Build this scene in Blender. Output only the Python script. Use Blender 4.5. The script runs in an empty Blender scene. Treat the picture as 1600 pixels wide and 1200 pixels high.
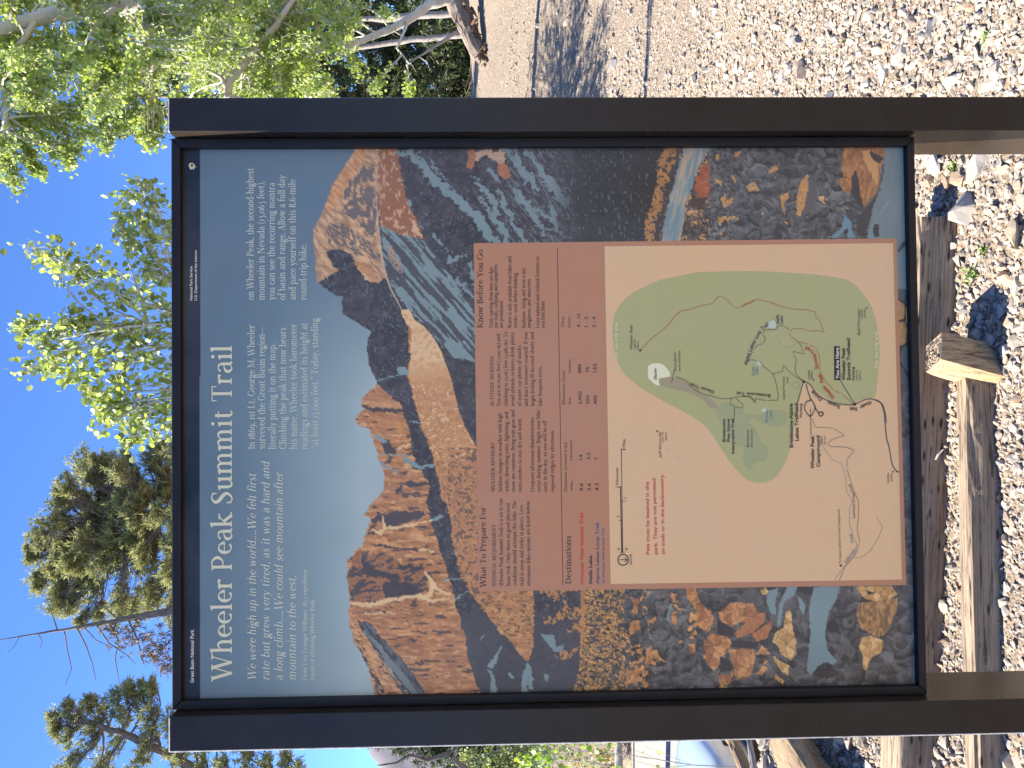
import bpy, bmesh, math, random
import numpy as np
from mathutils import Vector, Matrix, Euler
R_ = math.radians
# ----------------------------------------------------------------------------
# maths shared by the whole scene (photo pixel <-> world) and small noise tools
# ----------------------------------------------------------------------------
FPX = 1200.0
CAM = np.array([0.0286, -1.2669, 1.55])
def _rot(w):
    w = np.array(w); t = np.linalg.norm(w); k = w/t
    K = np.array([[0,-k[2],k[1]],[k[2],0,-k[0]],[-k[1],k[0],0]])
    return np.eye(3)+np.sin(t)*K+(1-np.cos(t))*K@K
RC = _rot([0.0246,-0.0108,0.0221])
PCZ = CAM[2]-0.0941                      # height of the panel centre
PW, PH = 0.895, 1.200                    # visible print
def ray(x, y):
    """direction of the sight line through a pixel of the 1600x1200 photograph, forward part 1"""
    return RC.T @ np.array([(600-y)/FPX, 1.0, -(x-800)/FPX])
def on_plane(x, y, Y=0.0):
    d = ray(x, y); t = (Y-CAM[1])/d[1]; return CAM+t*d
def on_ground(x, y, z=0.0):
    d = ray(x, y); t = (z-CAM[2])/d[2]; return CAM+t*d
def at(x, y, depth):
    return CAM+ray(x, y)*depth
def to_px(P):
    q = (np.asarray(P, float)-CAM)@RC.T
    return 800-FPX*q[...,2]/q[...,1], 600-FPX*q[...,0]/q[...,1]

def _h(ix, iy, s):
    n = (ix.astype(np.int64)*374761393+iy.astype(np.int64)*668265263+s*2246822519) & 0xffffffff
    n = ((n^(n>>13))*1274126177) & 0xffffffff
    n = ((n^(n>>16))*2654435761) & 0xffffffff
    return ((n>>8)&0xffff)/65535.0
def vnoise(x, y, s=0):
    ix = np.floor(x); iy = np.floor(y); fx = x-ix; fy = y-iy
    fx = fx*fx*(3-2*fx); fy = fy*fy*(3-2*fy)
    a=_h(ix,iy,s); b=_h(ix+1,iy,s); c=_h(ix,iy+1,s); d=_h(ix+1,iy+1,s)
    return a+(b-a)*fx+(c-a)*fy+(a-b-c+d)*fx*fy
def fbm(x, y, s=0, o=4):
    t=0; w=1; n=0
    for k in range(o):
        t=t+w*vnoise(x*2**k, y*2**k, s+k*17); n+=w; w*=.5
    return t/n
def voro(x, y, s=0, j=.9):
    ix=np.floor(x); iy=np.floor(y)
    f1=np.full(x.shape,9.); f2=np.full(x.shape,9.); cid=np.zeros(x.shape); ox=np.zeros(x.shape); oy=np.zeros(x.shape)
    for dx in (-1,0,1):
        for dy in (-1,0,1):
            cx=ix+dx; cy=iy+dy
            px=cx+.5+j*(_h(cx,cy,s)-.5); py=cy+.5+j*(_h(cx,cy,s+7)-.5)
            d=np.hypot(x-px,y-py); n=d<f1
            f2=np.where(n,f1,np.minimum(f2,d)); ox=np.where(n,x-px,ox); oy=np.where(n,y-py,oy)
            cid=np.where(n,_h(cx,cy,s+13),cid); f1=np.where(n,d,f1)
    return f1,f2,cid,ox,oy
def lin(c):
    c=np.asarray(c,float)/255.; return np.where(c<=.04045,c/12.92,((c+.055)/1.055)**2.4)

# ----------------------------------------------------------------------------
# the printed landscape of the sign (flat print: colours only)
# ----------------------------------------------------------------------------
def Zm(x0,y0,s): return lambda *p: [(x0+a/s,y0+b/s) for a,b in p]
zA=Zm(320,220,3.636); zB=Zm(480,500,4.286); zC=Zm(500,760,3.636); z6=Zm(730,220,4.286); z7=Zm(1040,220,4.0); z8=Zm(820,900,2.623)
def inpoly(X,Y,P):
    P=np.array(P,float); m=np.zeros(X.shape,bool)
    bb=(X>=P[:,0].min())&(X<=P[:,0].max())&(Y>=P[:,1].min())&(Y<=P[:,1].max())
    idx=np.nonzero(bb)
    if len(idx[0])==0: return m
    x=X[idx]; y=Y[idx]; r=np.zeros(x.shape,bool)
    for (x1,y1),(x2,y2) in zip(P,np.roll(P,-1,0)):
        if y1==y2: continue
        c=((y1>y)!=(y2>y))&(x<(x2-x1)*(y-y1)/(y2-y1)+x1); r^=c
    m[idx]=r; return m
def dline(X,Y,P,w):
    """mask around a polyline with per point half width"""
    m=np.full(X.shape,9e9)
    for (a,b) in zip(range(len(P)-1),range(1,len(P))):
        x1,y1=P[a]; x2,y2=P[b]; dx,dy=x2-x1,y2-y1; L=dx*dx+dy*dy
        t=np.clip(((X-x1)*dx+(Y-y1)*dy)/L,0,1); ww=w[a]+(w[b]-w[a])*t
        m=np.minimum(m,np.hypot(X-x1-t*dx,Y-y1-t*dy)-ww)
    return m
def paint(X,Y):
    out=np.zeros(X.shape+(3,))
    n_big=fbm(X/40,Y/40,3); 
    def put(m,c,a=1.0):
        c=np.asarray(c,float)
        if np.isscalar(a): a=np.full(X.shape,a)
        a=(m*a)[...,None]; np.copyto(out,out*(1-a)+c*a)
    def mix(a,b,t):
        t=np.clip(t,0,1)[...,None]; return np.asarray(a,float)*(1-t)+np.asarray(b,float)*t
    wx=(fbm(X/9,Y/9,21,3)-.5)*9; wy=(fbm(X/9,Y/9,22,3)-.5)*9
    fx=(fbm(X/3.5,Y/3.5,23,2)-.5)*4; fy=(fbm(X/3.5,Y/3.5,24,2)-.5)*4
    WX=X+wx*.6+fx; WY=Y+wy*.6+fy
    RX=X+wx*1.6+fx*1.6; RY=Y+wy*1.6+fy*1.6
    SX=X+fx*.6; SY=Y+fy*.6
    # sky
    tx=np.clip((X-312)/280,0,1)
    g=tx**1.5*np.clip((Y-330)/300,.12,1)*1.15
    sky=mix((87,109,130),(158,176,184),g); sky=sky+((Y-235)/850)[...,None]*np.array([4,3,0])
    put(np.ones(X.shape),sky)
    # ---- mountain mass
    skyl=zA((860,40),(790,150),(720,260),(690,350),(660,420),(620,500),(615,540),(625,650),(632,760),(640,800),(660,825),(700,850),(740,875),(785,885),(780,930),(785,985),(830,1010),(880,1040))
    skyl+=zB((430,75),(400,150),(400,200),(415,300),(445,370),(465,410),(460,440),(400,490),(365,530),(370,580),(385,600),(345,630),(318,670),(350,710),(410,725),(440,790),(465,870),(480,950),(515,1010),(520,1060),(510,1140))
    skyl+=zC((350,40),(280,110),(250,165),(290,185),(270,230),(240,330),(185,385),(155,420),(155,530),(160,600),(175,670),(160,710),(170,800),(190,880),(240,960),(275,1040),(300,1130),(315,1240))
    rock=inpoly(SX+fx*.3,SY,skyl+[(1500,1120),(1500,150),(560,150)])
    # strata: run down the slope with fine dark and light gullies
    st=fbm((X*.5+Y*.12+wx)/8,(Y-.15*X+wy)/3.4,31,4); st2=fbm(X/26,(Y-.3*X)/9,32,3); sp=fbm(X/2.2,Y/2.2,33,2)
    org=mix((162,106,66),(226,160,104),(st-.25)*1.2+(st2-.5)*.8+(sp-.5)*.35)
    put(rock,org)
    # dark cracks
    crk=fbm(X/16+Y/40,Y/4.2,41,4)
    put(rock&(crk>.66)&(X<760)&(Y>600),(72,60,58),.8)
    put(rock&(crk<.30)&(X<720)&(Y>600),(228,182,130),.6)
    # far right peak, warm to cream with grey lee side
    pk=inpoly(X,Y,zA((860,30),(600,480),(600,830),(700,860),(1050,830),(1000,560),(975,300),(985,30)))&rock
    stp=fbm((X+Y)/14,(X-Y)/5,51,4)
    put(pk,mix((150,112,88),(222,176,132),(stp-.28)*2+.1))
    put(pk&inpoly(WX,WY,zA((860,40),(740,230),(690,370),(700,420),(780,320),(860,190),(900,120),(930,40))),mix((190,128,84),(226,176,126),(stp-.3)*2))
    put(pk&inpoly(RX,RY,zA((870,150),(960,150),(985,420),(950,560),(880,470),(790,420),(770,340),(830,230)))&(fbm(X/5,Y/9,52)>.42),(96,88,90),.85)
    put(pk&inpoly(RX,RY,zA((720,450),(790,470),(900,560),(990,650),(1000,690),(880,640),(760,600),(690,540)))&(fbm((X+Y)/10,(X-Y)/3,53)>.46),(92,88,90),.85)
    dk=(67,61,64)
    def darkrock(m,k=0):
        t=fbm(X/7,Y/7,61+k,4); put(m,mix((52,47,51),(80,73,76),(t-.3)*1.8))
        v=fbm(X/6+k,Y/6,71+k,3); ve=np.abs(v-.5)
        put(m&(ve<.012)&(fbm(X/14,Y/14,72+k)>.45),(122,132,138),.75)
        put(m&(sp>.72)&(t>.5),(112,112,116),.35)
    d1=zA((690,625),(760,615),(830,640),(850,690),(920,790),(985,810),(1030,770),(1050,830),(1110,960),(1150,1060),(1165,1200))+zB((690,250),(675,330),(665,380),(690,450),(710,520),(740,620),(770,740),(830,860),(850,980),(880,1060),(900,1200))
    d1+=zC((720,100),(745,230),(760,360),(790,480),(830,560),(880,640),(960,740),(1050,820),(1110,880),(1160,960),(1185,1000),(1215,900),(1215,592),(1480,592),(1480,1240),(930,1240),(905,1160),(880,1110),(850,1010),(830,900),(800,760),(770,660),(745,560),(725,480),(690,400),(670,320),(640,240),(625,150),(605,90),(625,0))
    d1+=zB((810,1080),(760,1010),(700,990),(730,930),(710,890),(690,760),(665,690),(640,590),(620,550),(570,530),(520,480),(465,430),(440,400),(390,330),(380,150),(420,80),(300,0))
    d1+=zA((940,1110),(880,1060),(830,1030),(770,985),(765,930),(770,890),(740,882),(690,855),(655,830),(640,812),(700,770),(770,740),(720,700))
    m1=inpoly(WX,WY,d1)&rock
    darkrock(m1)
    put(m1&(X>700)&(Y>960),(68,66,70),.7)
    # small sunlit patches on the dark buttress
    for P in (zA((860,680),(930,700),(975,770),(990,805),(940,800),(930,760),(870,730)),zB((470,440),(560,520),(640,580),(600,600),(520,590),(440,580),(400,560),(420,500))):
        put(inpoly(WX,WY,P),mix((170,114,72),(214,156,108),(st-.3)*2))
    # snow gullies left in the shade
    for P,w in ((zB((900,120),(1000,200),(1030,300),(1120,390)),(8,10,12,3)),(zB((620,340),(680,350),(690,380)),(5,4,2)),(zB((470,400),(560,385),(650,360)),(.8,.8,.8)),(zB((690,680),(770,690)),(1,1)),(zB((650,930),(760,990),(840,970)),(3,3,2)),
                (zB((465,780),(540,830),(500,900),(700,910)),(3,2,1,1)),(zB((480,950),(600,1020)),(2.5,2)),(zC((640,190),(700,165)),(3,1)),(zC((710,535),(790,525)),(1.5,1)),(zC((770,640),(840,600)),(1.6,1)),(zC((990,1160),(980,1080),(955,1040)),(5,3,1)),(zC((970,1020),(1000,970),(1035,910)),(4,3,1)),(zC((1080,1075),(1090,1080)),(4,3)),(zC((1185,1020),(1165,1080),(1160,1160)),(4,5,5)),(zC((1195,1030),(1200,1150)),(3,3)),(zC((915,865),(930,845)),(1.2,.6))):
        put((dline(WX,WY,P,w)<0)&rock,(126,146,150))
    # the two-ridge far left shoulder
    put(inpoly(WX,WY,zC((210,765),(290,770),(350,860),(450,960),(520,1050),(590,1150),(600,1200),(480,1200),(430,1110),(340,990),(280,880)))&rock,mix((64,58,60),(104,108,112),(fbm((X+Y*.6)/14,(X-Y*.6)/3,81)-.4)*4))
    put((dline(WX,WY,zC((250,820),(330,900),(400,1010),(470,1090),(540,1180)),(1,3,5,5,5))<0)&rock,(120,130,132),.9)
    put((dline(WX,WY,zC((175,740),(230,930),(300,1060),(350,1180)),(.5,1.5,2.5,5))<0)&rock&(X>555),(72,60,58))
    sh=inpoly(X,Y,zC((170,745),(250,830),(420,1060),(520,1200),(350,1200),(220,960)))&rock
    put(sh&(fbm((X+Y)/12,(X-Y)/4,82)>.52)&~inpoly(X,Y,zC((260,820),(540,1200),(620,1200),(340,860))),(222,172,120),.7)
    # crumbly dark cliff bands in the upper left massif
    cl=inpoly(RX,RY,zC((180,390),(260,370),(400,400),(480,440),(600,460),(640,510),(620,590),(480,640),(360,655),(180,650),(155,540)))&rock
    cn=fbm((X-.2*Y)/12,(Y+.35*X)/3.6,83,4)
    put(cl,mix((146,96,64),(198,140,94),(cn-.3)*2)); put(cl&(cn>.52),(70,62,64),.9)
    for P in (zC((230,400),(330,480),(450,500),(470,540),(340,520),(250,500)),zC((350,560),(420,530),(500,560),(590,590),(560,620),(430,640),(370,640)),zC((430,435),(520,450),(590,470),(560,480),(460,470)),zC((330,170),(420,140),(590,140),(600,165),(520,190),(420,230),(350,220)),zC((270,325),(330,330),(420,350),(540,350),(590,370),(520,362),(400,358)),zC((290,190),(340,150),(360,190),(300,215)),
              zB((370,580),(470,590),(640,595),(650,620),(480,620),(400,600)),zB((490,820),(560,820),(600,900),(520,900)),zB((640,1090),(790,1080),(800,1100),(680,1130)),zB((580,1140),(640,1100),(640,1160)),zB((780,730),(900,735),(890,745)),zB((800,780),(880,800),(870,810))):
        put(inpoly(WX,WY,P)&rock,(68,60,62),.93)
    for P,w in ((zC((170,665),(290,670),(430,640),(560,620),(640,650),(740,640)),(2.5,3,2.5,3,3,1)),(zC((350,170),(370,240),(340,265),(290,240)),(1,2.5,3,1.5)),(zC((370,240),(450,230),(560,210),(640,195)),(2.5,2,1.5,1.5)),(zC((600,490),(650,560),(620,620),(560,630)),(1.5,4,3,3)),(zC((650,570),(740,620)),(3,1)),(zC((560,360),(640,365)),(1,2)),(zC((1130,790),(1180,750)),(2.5,1)),
                (zB((870,610),(990,545)),(2.5,4)),(zB((950,710),(1030,670)),(3,4)),(zB((820,860),(960,810),(1070,810)),(1,7,6)),(zB((930,1020),(980,1050)),(5,3)),(zB((600,870),(690,830)),(2,1)),(zC((260,720),(420,720)),(1,1))):
        put((dline(WX,WY,P,w)<0)&rock,(232,192,142),.9)
    # lower lit apron: cream snow at the right, crumbly orange at the left
    ap=zB((640,0),(700,60),(690,250),(675,380),(700,450),(740,620),(780,740),(840,850),(860,1000),(900,1200))+zC((750,230),(800,480),(890,640),(1000,760))+zC((1210,760),(1200,590))+[(760,924),(760,690)]+zB((1120,840),(1060,720),(1020,620),(990,500),(960,380),(920,270),(890,190),(840,110),(780,40),(720,0))+zA((1165,960),(1100,930))
    ma=inpoly(SX,SY,ap)&rock&~m1
    an=fbm((X-.5*Y)/7,(Y+.4*X)/4.2,91,4)
    cream=np.clip((610-Y)/50,0,1)
    put(ma,mix(mix((176,116,74),(214,154,102),(an-.3)*2.2),(226,186,140),cream*np.clip(1.25-(an>.56)*.9,0,1)))
    put(ma&(an>.60)&(X>700)&(Y>700),(104,78,64),.85)
    put(ma&(fbm(X/2.5,Y/4,92,2)>.68)&(Y>700),(110,82,66),.6)
    put(ma&(an<.36)&(Y>600)&(Y<720),(234,196,146),.8)
    # ---- right hand side: ridge line, brown face, snow bowl, dark flank
    rt=inpoly(X,Y,zA((985,0),(975,300),(990,560),(1050,830),(1110,960),(1165,960))+zB((720,0),(780,40),(840,110),(890,190),(920,270),(960,380),(990,500),(1020,620),(1060,720),(1150,880))+[(1100,640),(1100,150),(590,150)])&rock
    darkrock(rt,5)
    sb=zA((1000,470),(1050,490),(1110,540),(1180,540),(1240,570),(1340,680),(1440,830),(1530,960),(1600,1060),(1700,1300),(1400,1230),(1250,1050),(1110,900),(1050,800),(1010,680))
    sn=inpoly(WX,WY,sb)&rt
    stk=fbm((X+1.1*Y)/60,(1.15*X-Y)/6.5,101,4)
    put(sn,mix((118,136,142),(132,150,152),stk)); put(sn&(stk>.53),(70,66,70),.9)
    put(sn&(stk>.50)&(fbm(X/2.5,Y/2.5,102,2)>.5),(70,66,70),.8)
    put(inpoly(X,Y,zA((1020,590),(1060,600),(1110,690),(1130,760),(1090,730),(1040,660)))&(sp>.42),(184,142,112),.8)
    bf=inpoly(WX,WY,zA((985,0),(1085,0),(1120,220),(1150,340),(1200,450),(1240,560),(1170,545),(1110,540),(1000,480),(980,300)))
    bn=fbm(X/4,Y/6,103,3)
    put(bf,mix((138,84,54),(164,106,72),sp)); put(bf&(bn>.63),(206,160,122),.9); put(bf&(X<603)&(bn>.48),(196,150,112),.8)
    put(inpoly(WX,WY,zA((1170,440),(1210,500),(1230,545),(1180,520))),(214,170,130))
    put(dline(X,Y,zA((985,40),(975,300),(985,470),(1010,700),(1055,840),(1120,960)),(.9,.9,1.2,1.6,1.4,1))<0,(196,168,146),.85)
    # diagonal snow couloirs
    for P,w in ((zA((1100,75),(1170,80),(1215,135),(1300,220),(1450,340),(1600,500)),(3,5,5,6,7,7)),(zA((1200,70),(1290,180)),(1,1.5)),(zA((1280,110),(1330,190),(1370,220)),(1,1.5,.8)),
        (z6((-10,430),(90,560),(150,640),(200,690)),(6,7,6,5)),(z6((50,280),(120,330),(180,420),(205,530),(270,690)),(2,5,4,5,4)),(z6((90,390),(150,470),(200,560)),(1.5,3,2)),(z6((140,200),(200,240),(215,300)),(3,3.5,1)),
        (z6((210,330),(250,450),(330,580),(410,690)),(4,4,3,4)),(z6((250,60),(300,110),(330,150)),(6,4,3)),(z6((330,60),(340,180),(410,250),(470,320)),(2,5,8,2)),(z6((320,340),(380,400),(430,480),(470,540),(520,620)),(3,5,6,4,3)),
        (z6((410,80),(480,180),(560,290),(640,390),(660,440)),(3,5,6,7,3)),(z6((560,450),(600,570),(640,640)),(4,3,2)),(z6((700,580),(780,630)),(3,5)),(z6((890,390),(940,420)),(3,3)),(z6((700,190),(710,220)),(1.5,2)),(z6((850,200),(870,230)),(1.5,1.5)),(z6((990,520),(1020,580)),(1.5,2)),(z6((970,610),(1030,620)),(1.5,1.5)),(z6((1100,90),(1115,115)),(.8,.8)),(z6((1150,260),(1175,320)),(.6,.6)),
        (zA((1360,600),(1380,620)),(1,2)),(zA((1290,530),(1330,580)),(1,2.5)),(zA((1390,680),(1470,650)),(5,3)),(zA((1500,690),(1560,840)),(2,6)),(zA((1160,340),(1150,380)),(1.5,2)),(zA((1210,460),(1230,500)),(2,2)),(zA((1280,230),(1270,245)),(1,1)),(zA((1540,240),(1600,300)),(3,3)),(zA((1430,790),(1600,960)),(3,3)),(z6((20,190),(40,230),(80,260)),(.6,1,.6)),(z6((430,560),(640,600)),(1.4,1)),(z6((450,450),(560,530)),(1.2,3))):
        put((dline(RX,RY,P,w)<0)&rt,(122,141,147),.95)
    put(rt&(X>790)&(X<900)&(fbm((X+1.3*Y)/20,(X*1.3-Y)/3,105)>.62),(112,126,132),.7)
    # far conifer slope turns black-green
    fo=rt&(X>860)&(X<1060); t=np.clip((X-860)/50,0,1)
    put(fo,mix((40,40,40),(56,53,52),(fbm(X/2.5,Y/2.5,106,2)-.4)*2),t*.92); put(fo&(fbm(X/2,Y/7,107,3)>.73),(112,118,120),.7)
    for P in (z6((0,60),(50,60),(40,190),(0,180)),z6((205,150),(250,150),(300,240),(260,260),(210,220))): put(inpoly(WX,WY,P),mix((150,90,56),(190,124,82),sp))
    put(inpoly(RX,RY,z6((40,60),(230,60),(250,150),(200,140),(140,105),(80,120),(40,130))),(206,166,138),.9)
    # ---- foreground boulder fields
    fg=inpoly(WX,WY,z6((1345,0),(1270,150),(1265,300),(1230,430),(1190,520),(1185,700))+[(1000,700),(900,880)]+z8((250,40),(242,200),(232,330),(185,520))+[(1500,1120),(1500,150)])
    # size of stones grows towards the bottom of the print
    def stones(m,sx,sy,seed,lit,litfrac,dark,gap=.10):
        ux=(fbm(X/(sx*1.3)+seed,Y/(sy*1.3),seed+40,3)-.5)*sx*1.5; uy=(fbm(X/(sx*1.3)+seed,Y/(sy*1.3),seed+41,3)-.5)*sy*1.5
        f1,f2,c,ox,oy=voro((X+ux)/sx+seed,(Y+uy)/sy,seed,1.0)
        h1,h2,d,px,py=voro((X+ux)/(sx*.55)+seed,(Y+uy)/(sy*.6),seed+9,1.0)
        big=_h(np.round(c*9999),np.round(c*777),seed)>.42
        f1=np.where(big,f1,h1); f2=np.where(big,f2,h2); ox=np.where(big,ox,px); oy=np.where(big,oy,py); k=np.where(big,c,d)
        g1,g2,c2,_,_=voro((X+ux*.7)/(sx*.38),(Y+uy*.7)/(sy*.42),seed+3,1.0)
        ang=-1.0+(k-.5)*2.0
        side=np.clip(.5+(np.cos(ang)*ox*.2-np.sin(ang)*oy)*-.9+(c2-.5)*.75+(fbm(X/3,Y/3,seed+5,2)-.5)*.5,0,1)
        grp=np.clip((fbm(X/(sx*3),Y/(sy*3),seed+6,3)-.3)*2.2,.35,1)
        dcol=mix(np.array(dark)*.60,np.array(dark)*1.62,side*.75+k*.25)*(.72+.28*grp)[...,None]
        lcol=mix(np.array(lit)*.66,np.array(lit)*1.08,side)
        isl=(k<litfrac)&(side>.28)&(grp>.36 if litfrac<.5 else grp>0)
        col=np.where(isl[...,None],lcol,dcol)
        e=np.clip(1-(f2-f1)/(gap*(.4+1.6*fbm(X/9,Y/9,seed+7))),0,1)[...,None]
        col=col*(1-e*.6)+np.array((38,35,37.))*e*.6
        put(m,col)
    put(fg,(64,60,60))
    sc=X+(Y-600)*0
    R=Y<600
    # right: orange conifer fringe, dark bank, snow band, bush
    fr=fg&R&(X<1062)
    put(fr,(62,57,58)); put(fr&inpoly(RX+4*(fbm(X/4,Y/4,120)-.5),RY,z6((1345,0),(1270,150),(1265,300),(1230,430),(1190,520),(1180,700),(1240,690),(1260,560),(1310,440),(1340,260),(1390,120),(1400,0)))&(fbm(X/4,Y/3,108,3)>.42),mix((150,98,56),(198,140,84),sp))
    put(fr&(fbm(X/3,Y/5,109,2)>.66)&(X>1030),(150,104,66),.8)
    bnd=z7((125,40),(60,230),(0,480),(-40,700),(60,700),(90,620),(130,400),(190,200),(275,40))
    bb_=inpoly(WX,WY,bnd); ss=fbm((X+.25*Y)/3,Y/26,110,3)
    rb=fg&R&(X>1060)
    stones(rb&(X<1115)|(rb&~bb_&(X<1118)),5,6,130,(196,146,96),.45,(84,74,70))
    put(bb_,mix((112,134,142),(176,170,160),(ss-.35)*2.2)); put(bb_&(ss>.60)&(X+.25*Y>1130),(196,150,110),.7)
    put(inpoly(RX,RY,z7((255,110),(290,200),(280,300),(230,360),(185,310),(195,240),(225,190))),mix((140,66,36),(196,104,60),(fbm(X/6,Y/2.5,111,3)-.3)*2))
    put(inpoly(RX,RY,z7((180,340),(250,350),(240,410),(190,440),(150,400))),(74,52,44),.9)
    stones(rb&(X>=1100)&(X<1150)&(X+fx*4>1108+0*Y),9,11,131,(206,160,104),.15,(92,90,90))
    stones(rb&(X+wx*2>=1145)&(X<1450),18,17,132,(206,160,104),.05,(88,86,86),.09)
    for P in (z7((310,80),(330,80),(340,110),(320,125)),z7((430,70),(470,65),(460,95),(430,105)),z7((640,210),(660,165),(690,150),(705,180),(670,195)),z7((410,215),(425,215),(440,255),(430,262)),z7((340,365),(375,335),(380,375),(420,350),(420,385),(370,420)),z7((330,270),(350,255),(350,290)),z7((320,480),(370,475),(350,520)),z7((335,575),(360,575),(345,600)),z7((715,340),(765,325),(770,350),(740,400),(745,460),(725,410)),
              z7((880,210),(895,220),(890,300),(870,400),(845,470),(820,460),(820,350),(840,270)),z7((1115,405),(1145,420),(1145,440)),z7((1285,470),(1310,450),(1335,460),(1330,520),(1300,580),(1285,540)),z7((1435,50),(1478,45),(1470,150),(1450,170),(1435,130)),z7((740,505),(770,510),(760,530))):
        put(inpoly(SX,SY,P),mix((160,108,62),(208,154,94),(sp-.3)*1.4+.35))
    put(inpoly(SX,SY,z7((890,230),(930,240),(950,320),(930,440),(850,470),(870,400),(895,300))),(88,86,86))
    wat=inpoly(SX,SY,z7((1370,40),(1500,40),(1490,1500),(1450,1500),(1450,640),(1260,612),(1290,430),(1340,300),(1360,130)))
    put(wat,mix((104,118,122),(122,134,136),fbm(X/9,Y/30,112)))
    put((dline(X,Y,z7((1400,370),(1340,460)),(1.2,1))<0),(150,156,154),.6)
    put(inpoly(WX,WY,z7((1115,460),(1160,510),(1180,610),(1140,610),(1140,540),(1060,610),(1010,612),(1090,560)))|inpoly(WX,WY,z7((1270,560),(1290,560),(1290,612),(1265,612))),(108,136,148))
    bd=z7((1110,40),(1370,40),(1365,120),(1340,200),(1335,290),(1310,330),(1250,400),(1240,412),(1205,380),(1200,300),(1180,260),(1150,330),(1110,310),(1075,245),(1110,230),(1100,150))
    bt=fbm((X+.3*Y)/4,(Y-.3*X)/11,113,4)
    put(inpoly(SX,SY,bd),mix((142,92,58),(196,134,84),(bt-.35)*2.4))
    put(inpoly(WX,WY,z7((1225,60),(1300,60),(1330,150),(1320,280),(1290,240),(1270,180),(1240,130))),(206,148,92))
    for P in (z7((1280,60),(1345,95),(1365,110),(1340,140),(1300,120),(1275,80)),z7((1185,180),(1205,230),(1215,330),(1240,412),(1200,400),(1160,330),(1165,230))): put(inpoly(SX,SY,P),(60,54,54))
    put((dline(WX,WY,z7((1110,230),(1180,240),(1280,250)),(.8,.6,.5))<0),(80,62,54),.8)
    put(inpoly(SX,SY,z7((1360,130),(1345,290),(1330,330),(1250,420),(1200,500),(1190,590),(1250,600),(1290,430),(1340,310),(1365,200))),(62,57,56),.95)
    put(inpoly(SX,SY,z7((1300,520),(1335,520),(1335,600),(1300,600))),(54,50,52))
    # strip below the notice box
    bs=(X>1398)&(X<1436)&(Y>372)&(Y<922)&fg
    put(bs&(Y<452),(112,124,126)); put(bs&(dline(X,Y,[(1404,392),(1413,380)],[2,3])<0),(62,58,60))
    f1,f2,c,ox,oy=voro(X/20+3,Y/34,140); put(bs&(Y>452),np.where((c<.40)[...,None],mix((150,100,58),(206,150,94),sp),mix((62,58,60),(88,86,88),c)))
    put(bs&(Y>452)&((f2-f1)<.1),(46,44,46))
    # left field
    L=~R&fg
    stones(L&(X<1000),5.2,5.6,150,(200,146,88),.80,(74,66,62),.13)
    stones(L&(X+wx*2>=976),11,13,151,(212,150,92),.46,(84,80,78),.09)
    stones(L&(X+wx*2>=1010),21,19,152,(212,152,94),.28,(88,84,82),.07)
    stones(L&(X+wx*2>=1200),30,30,153,(204,146,92),.0,(84,80,80),.05)
    q1,q2,qc,_,_=voro((X+fx)/11,(Y+fy)/13,114,1.0); qe=(np.clip(1-(q2-q1)/.07,0,1)*.35)[...,None]
    qt=(fbm(X/4,Y/4,115,3)-.5)*.9
    lo=mix((140,84,50),(216,152,98),qc*.8+.15+qt)*(1-qe); ly=mix((168,116,68),(230,184,124),qc*.7+.25+qt)*(1-qe)
    for P in (z8((660,50),(700,50),(725,120),(755,140),(710,155),(690,120),(665,90)),z8((700,150),(760,140),(775,190),(745,225),(715,210)),z8((795,150),(845,110),(935,112),(955,150),(910,190),(880,190),(835,215),(800,180)),z8((735,270),(760,235),(830,250),(850,275),(830,300),(800,360),(775,390),(745,360)),z8((835,300),(935,300),(945,330),(930,400),(900,425),(870,405),(845,350)),z8((670,280),(700,275),(700,310),(675,315)),z8((590,70),(625,75),(605,110)),z8((430,190),(470,180),(475,215),(430,245)),z8((440,90),(470,95),(460,160),(445,150)),z8((500,300),(520,280),(525,350),(490,380)),z8((410,390),(470,375),(470,430),(420,445)),z8((790,410),(830,400),(850,430),(800,445)),z8((600,150),(625,145),(620,200),(600,190))):
        put(inpoly(SX,SY,P),lo)
    for P in (z8((905,190),(960,150),(985,150),(985,185),(930,235),(870,255),(860,235)),z8((930,240),(1015,180),(1010,215),(985,260),(950,265)),):
        put(inpoly(SX,SY,P),mix((150,88,54),(200,134,84),sp))
    for P in (z8((1060,210),(1070,150),(1090,140),(1100,230),(1115,270),(1110,320),(1090,345),(1050,320),(1040,290),(1015,270),(1025,235)),z8((1015,325),(1050,350),(1085,370),(1080,410),(1060,400),(1030,360)),z8((1030,405),(1060,425),(1060,445),(1025,420)),z8((965,60),(985,45),(1000,70),(980,80)),z8((1355,45),(1500,42),(1530,75),(1470,110),(1400,95),(1370,70)),z8((1380,255),(1420,245),(1470,265),(1465,310),(1420,335),(1400,390),(1385,380),(1385,330),(1370,290))):
        put(inpoly(SX,SY,P),ly)
    put(inpoly(SX,SY,z8((1370,110),(1530,90),(1520,150),(1480,240),(1440,250),(1380,215),(1355,160))),mix((120,88,60),(190,138,88),(fbm(X/3,Y/6,116,3)-.3)*2.4))
    for P in (z8((790,180),(850,210),(855,250),(790,235)),z8((850,265),(960,270),(950,300),(840,290)),z8((800,330),(845,345),(850,390),(800,395)),z8((1400,60),(1440,68),(1410,78))): put(inpoly(SX,SY,P),(52,46,48))
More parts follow.
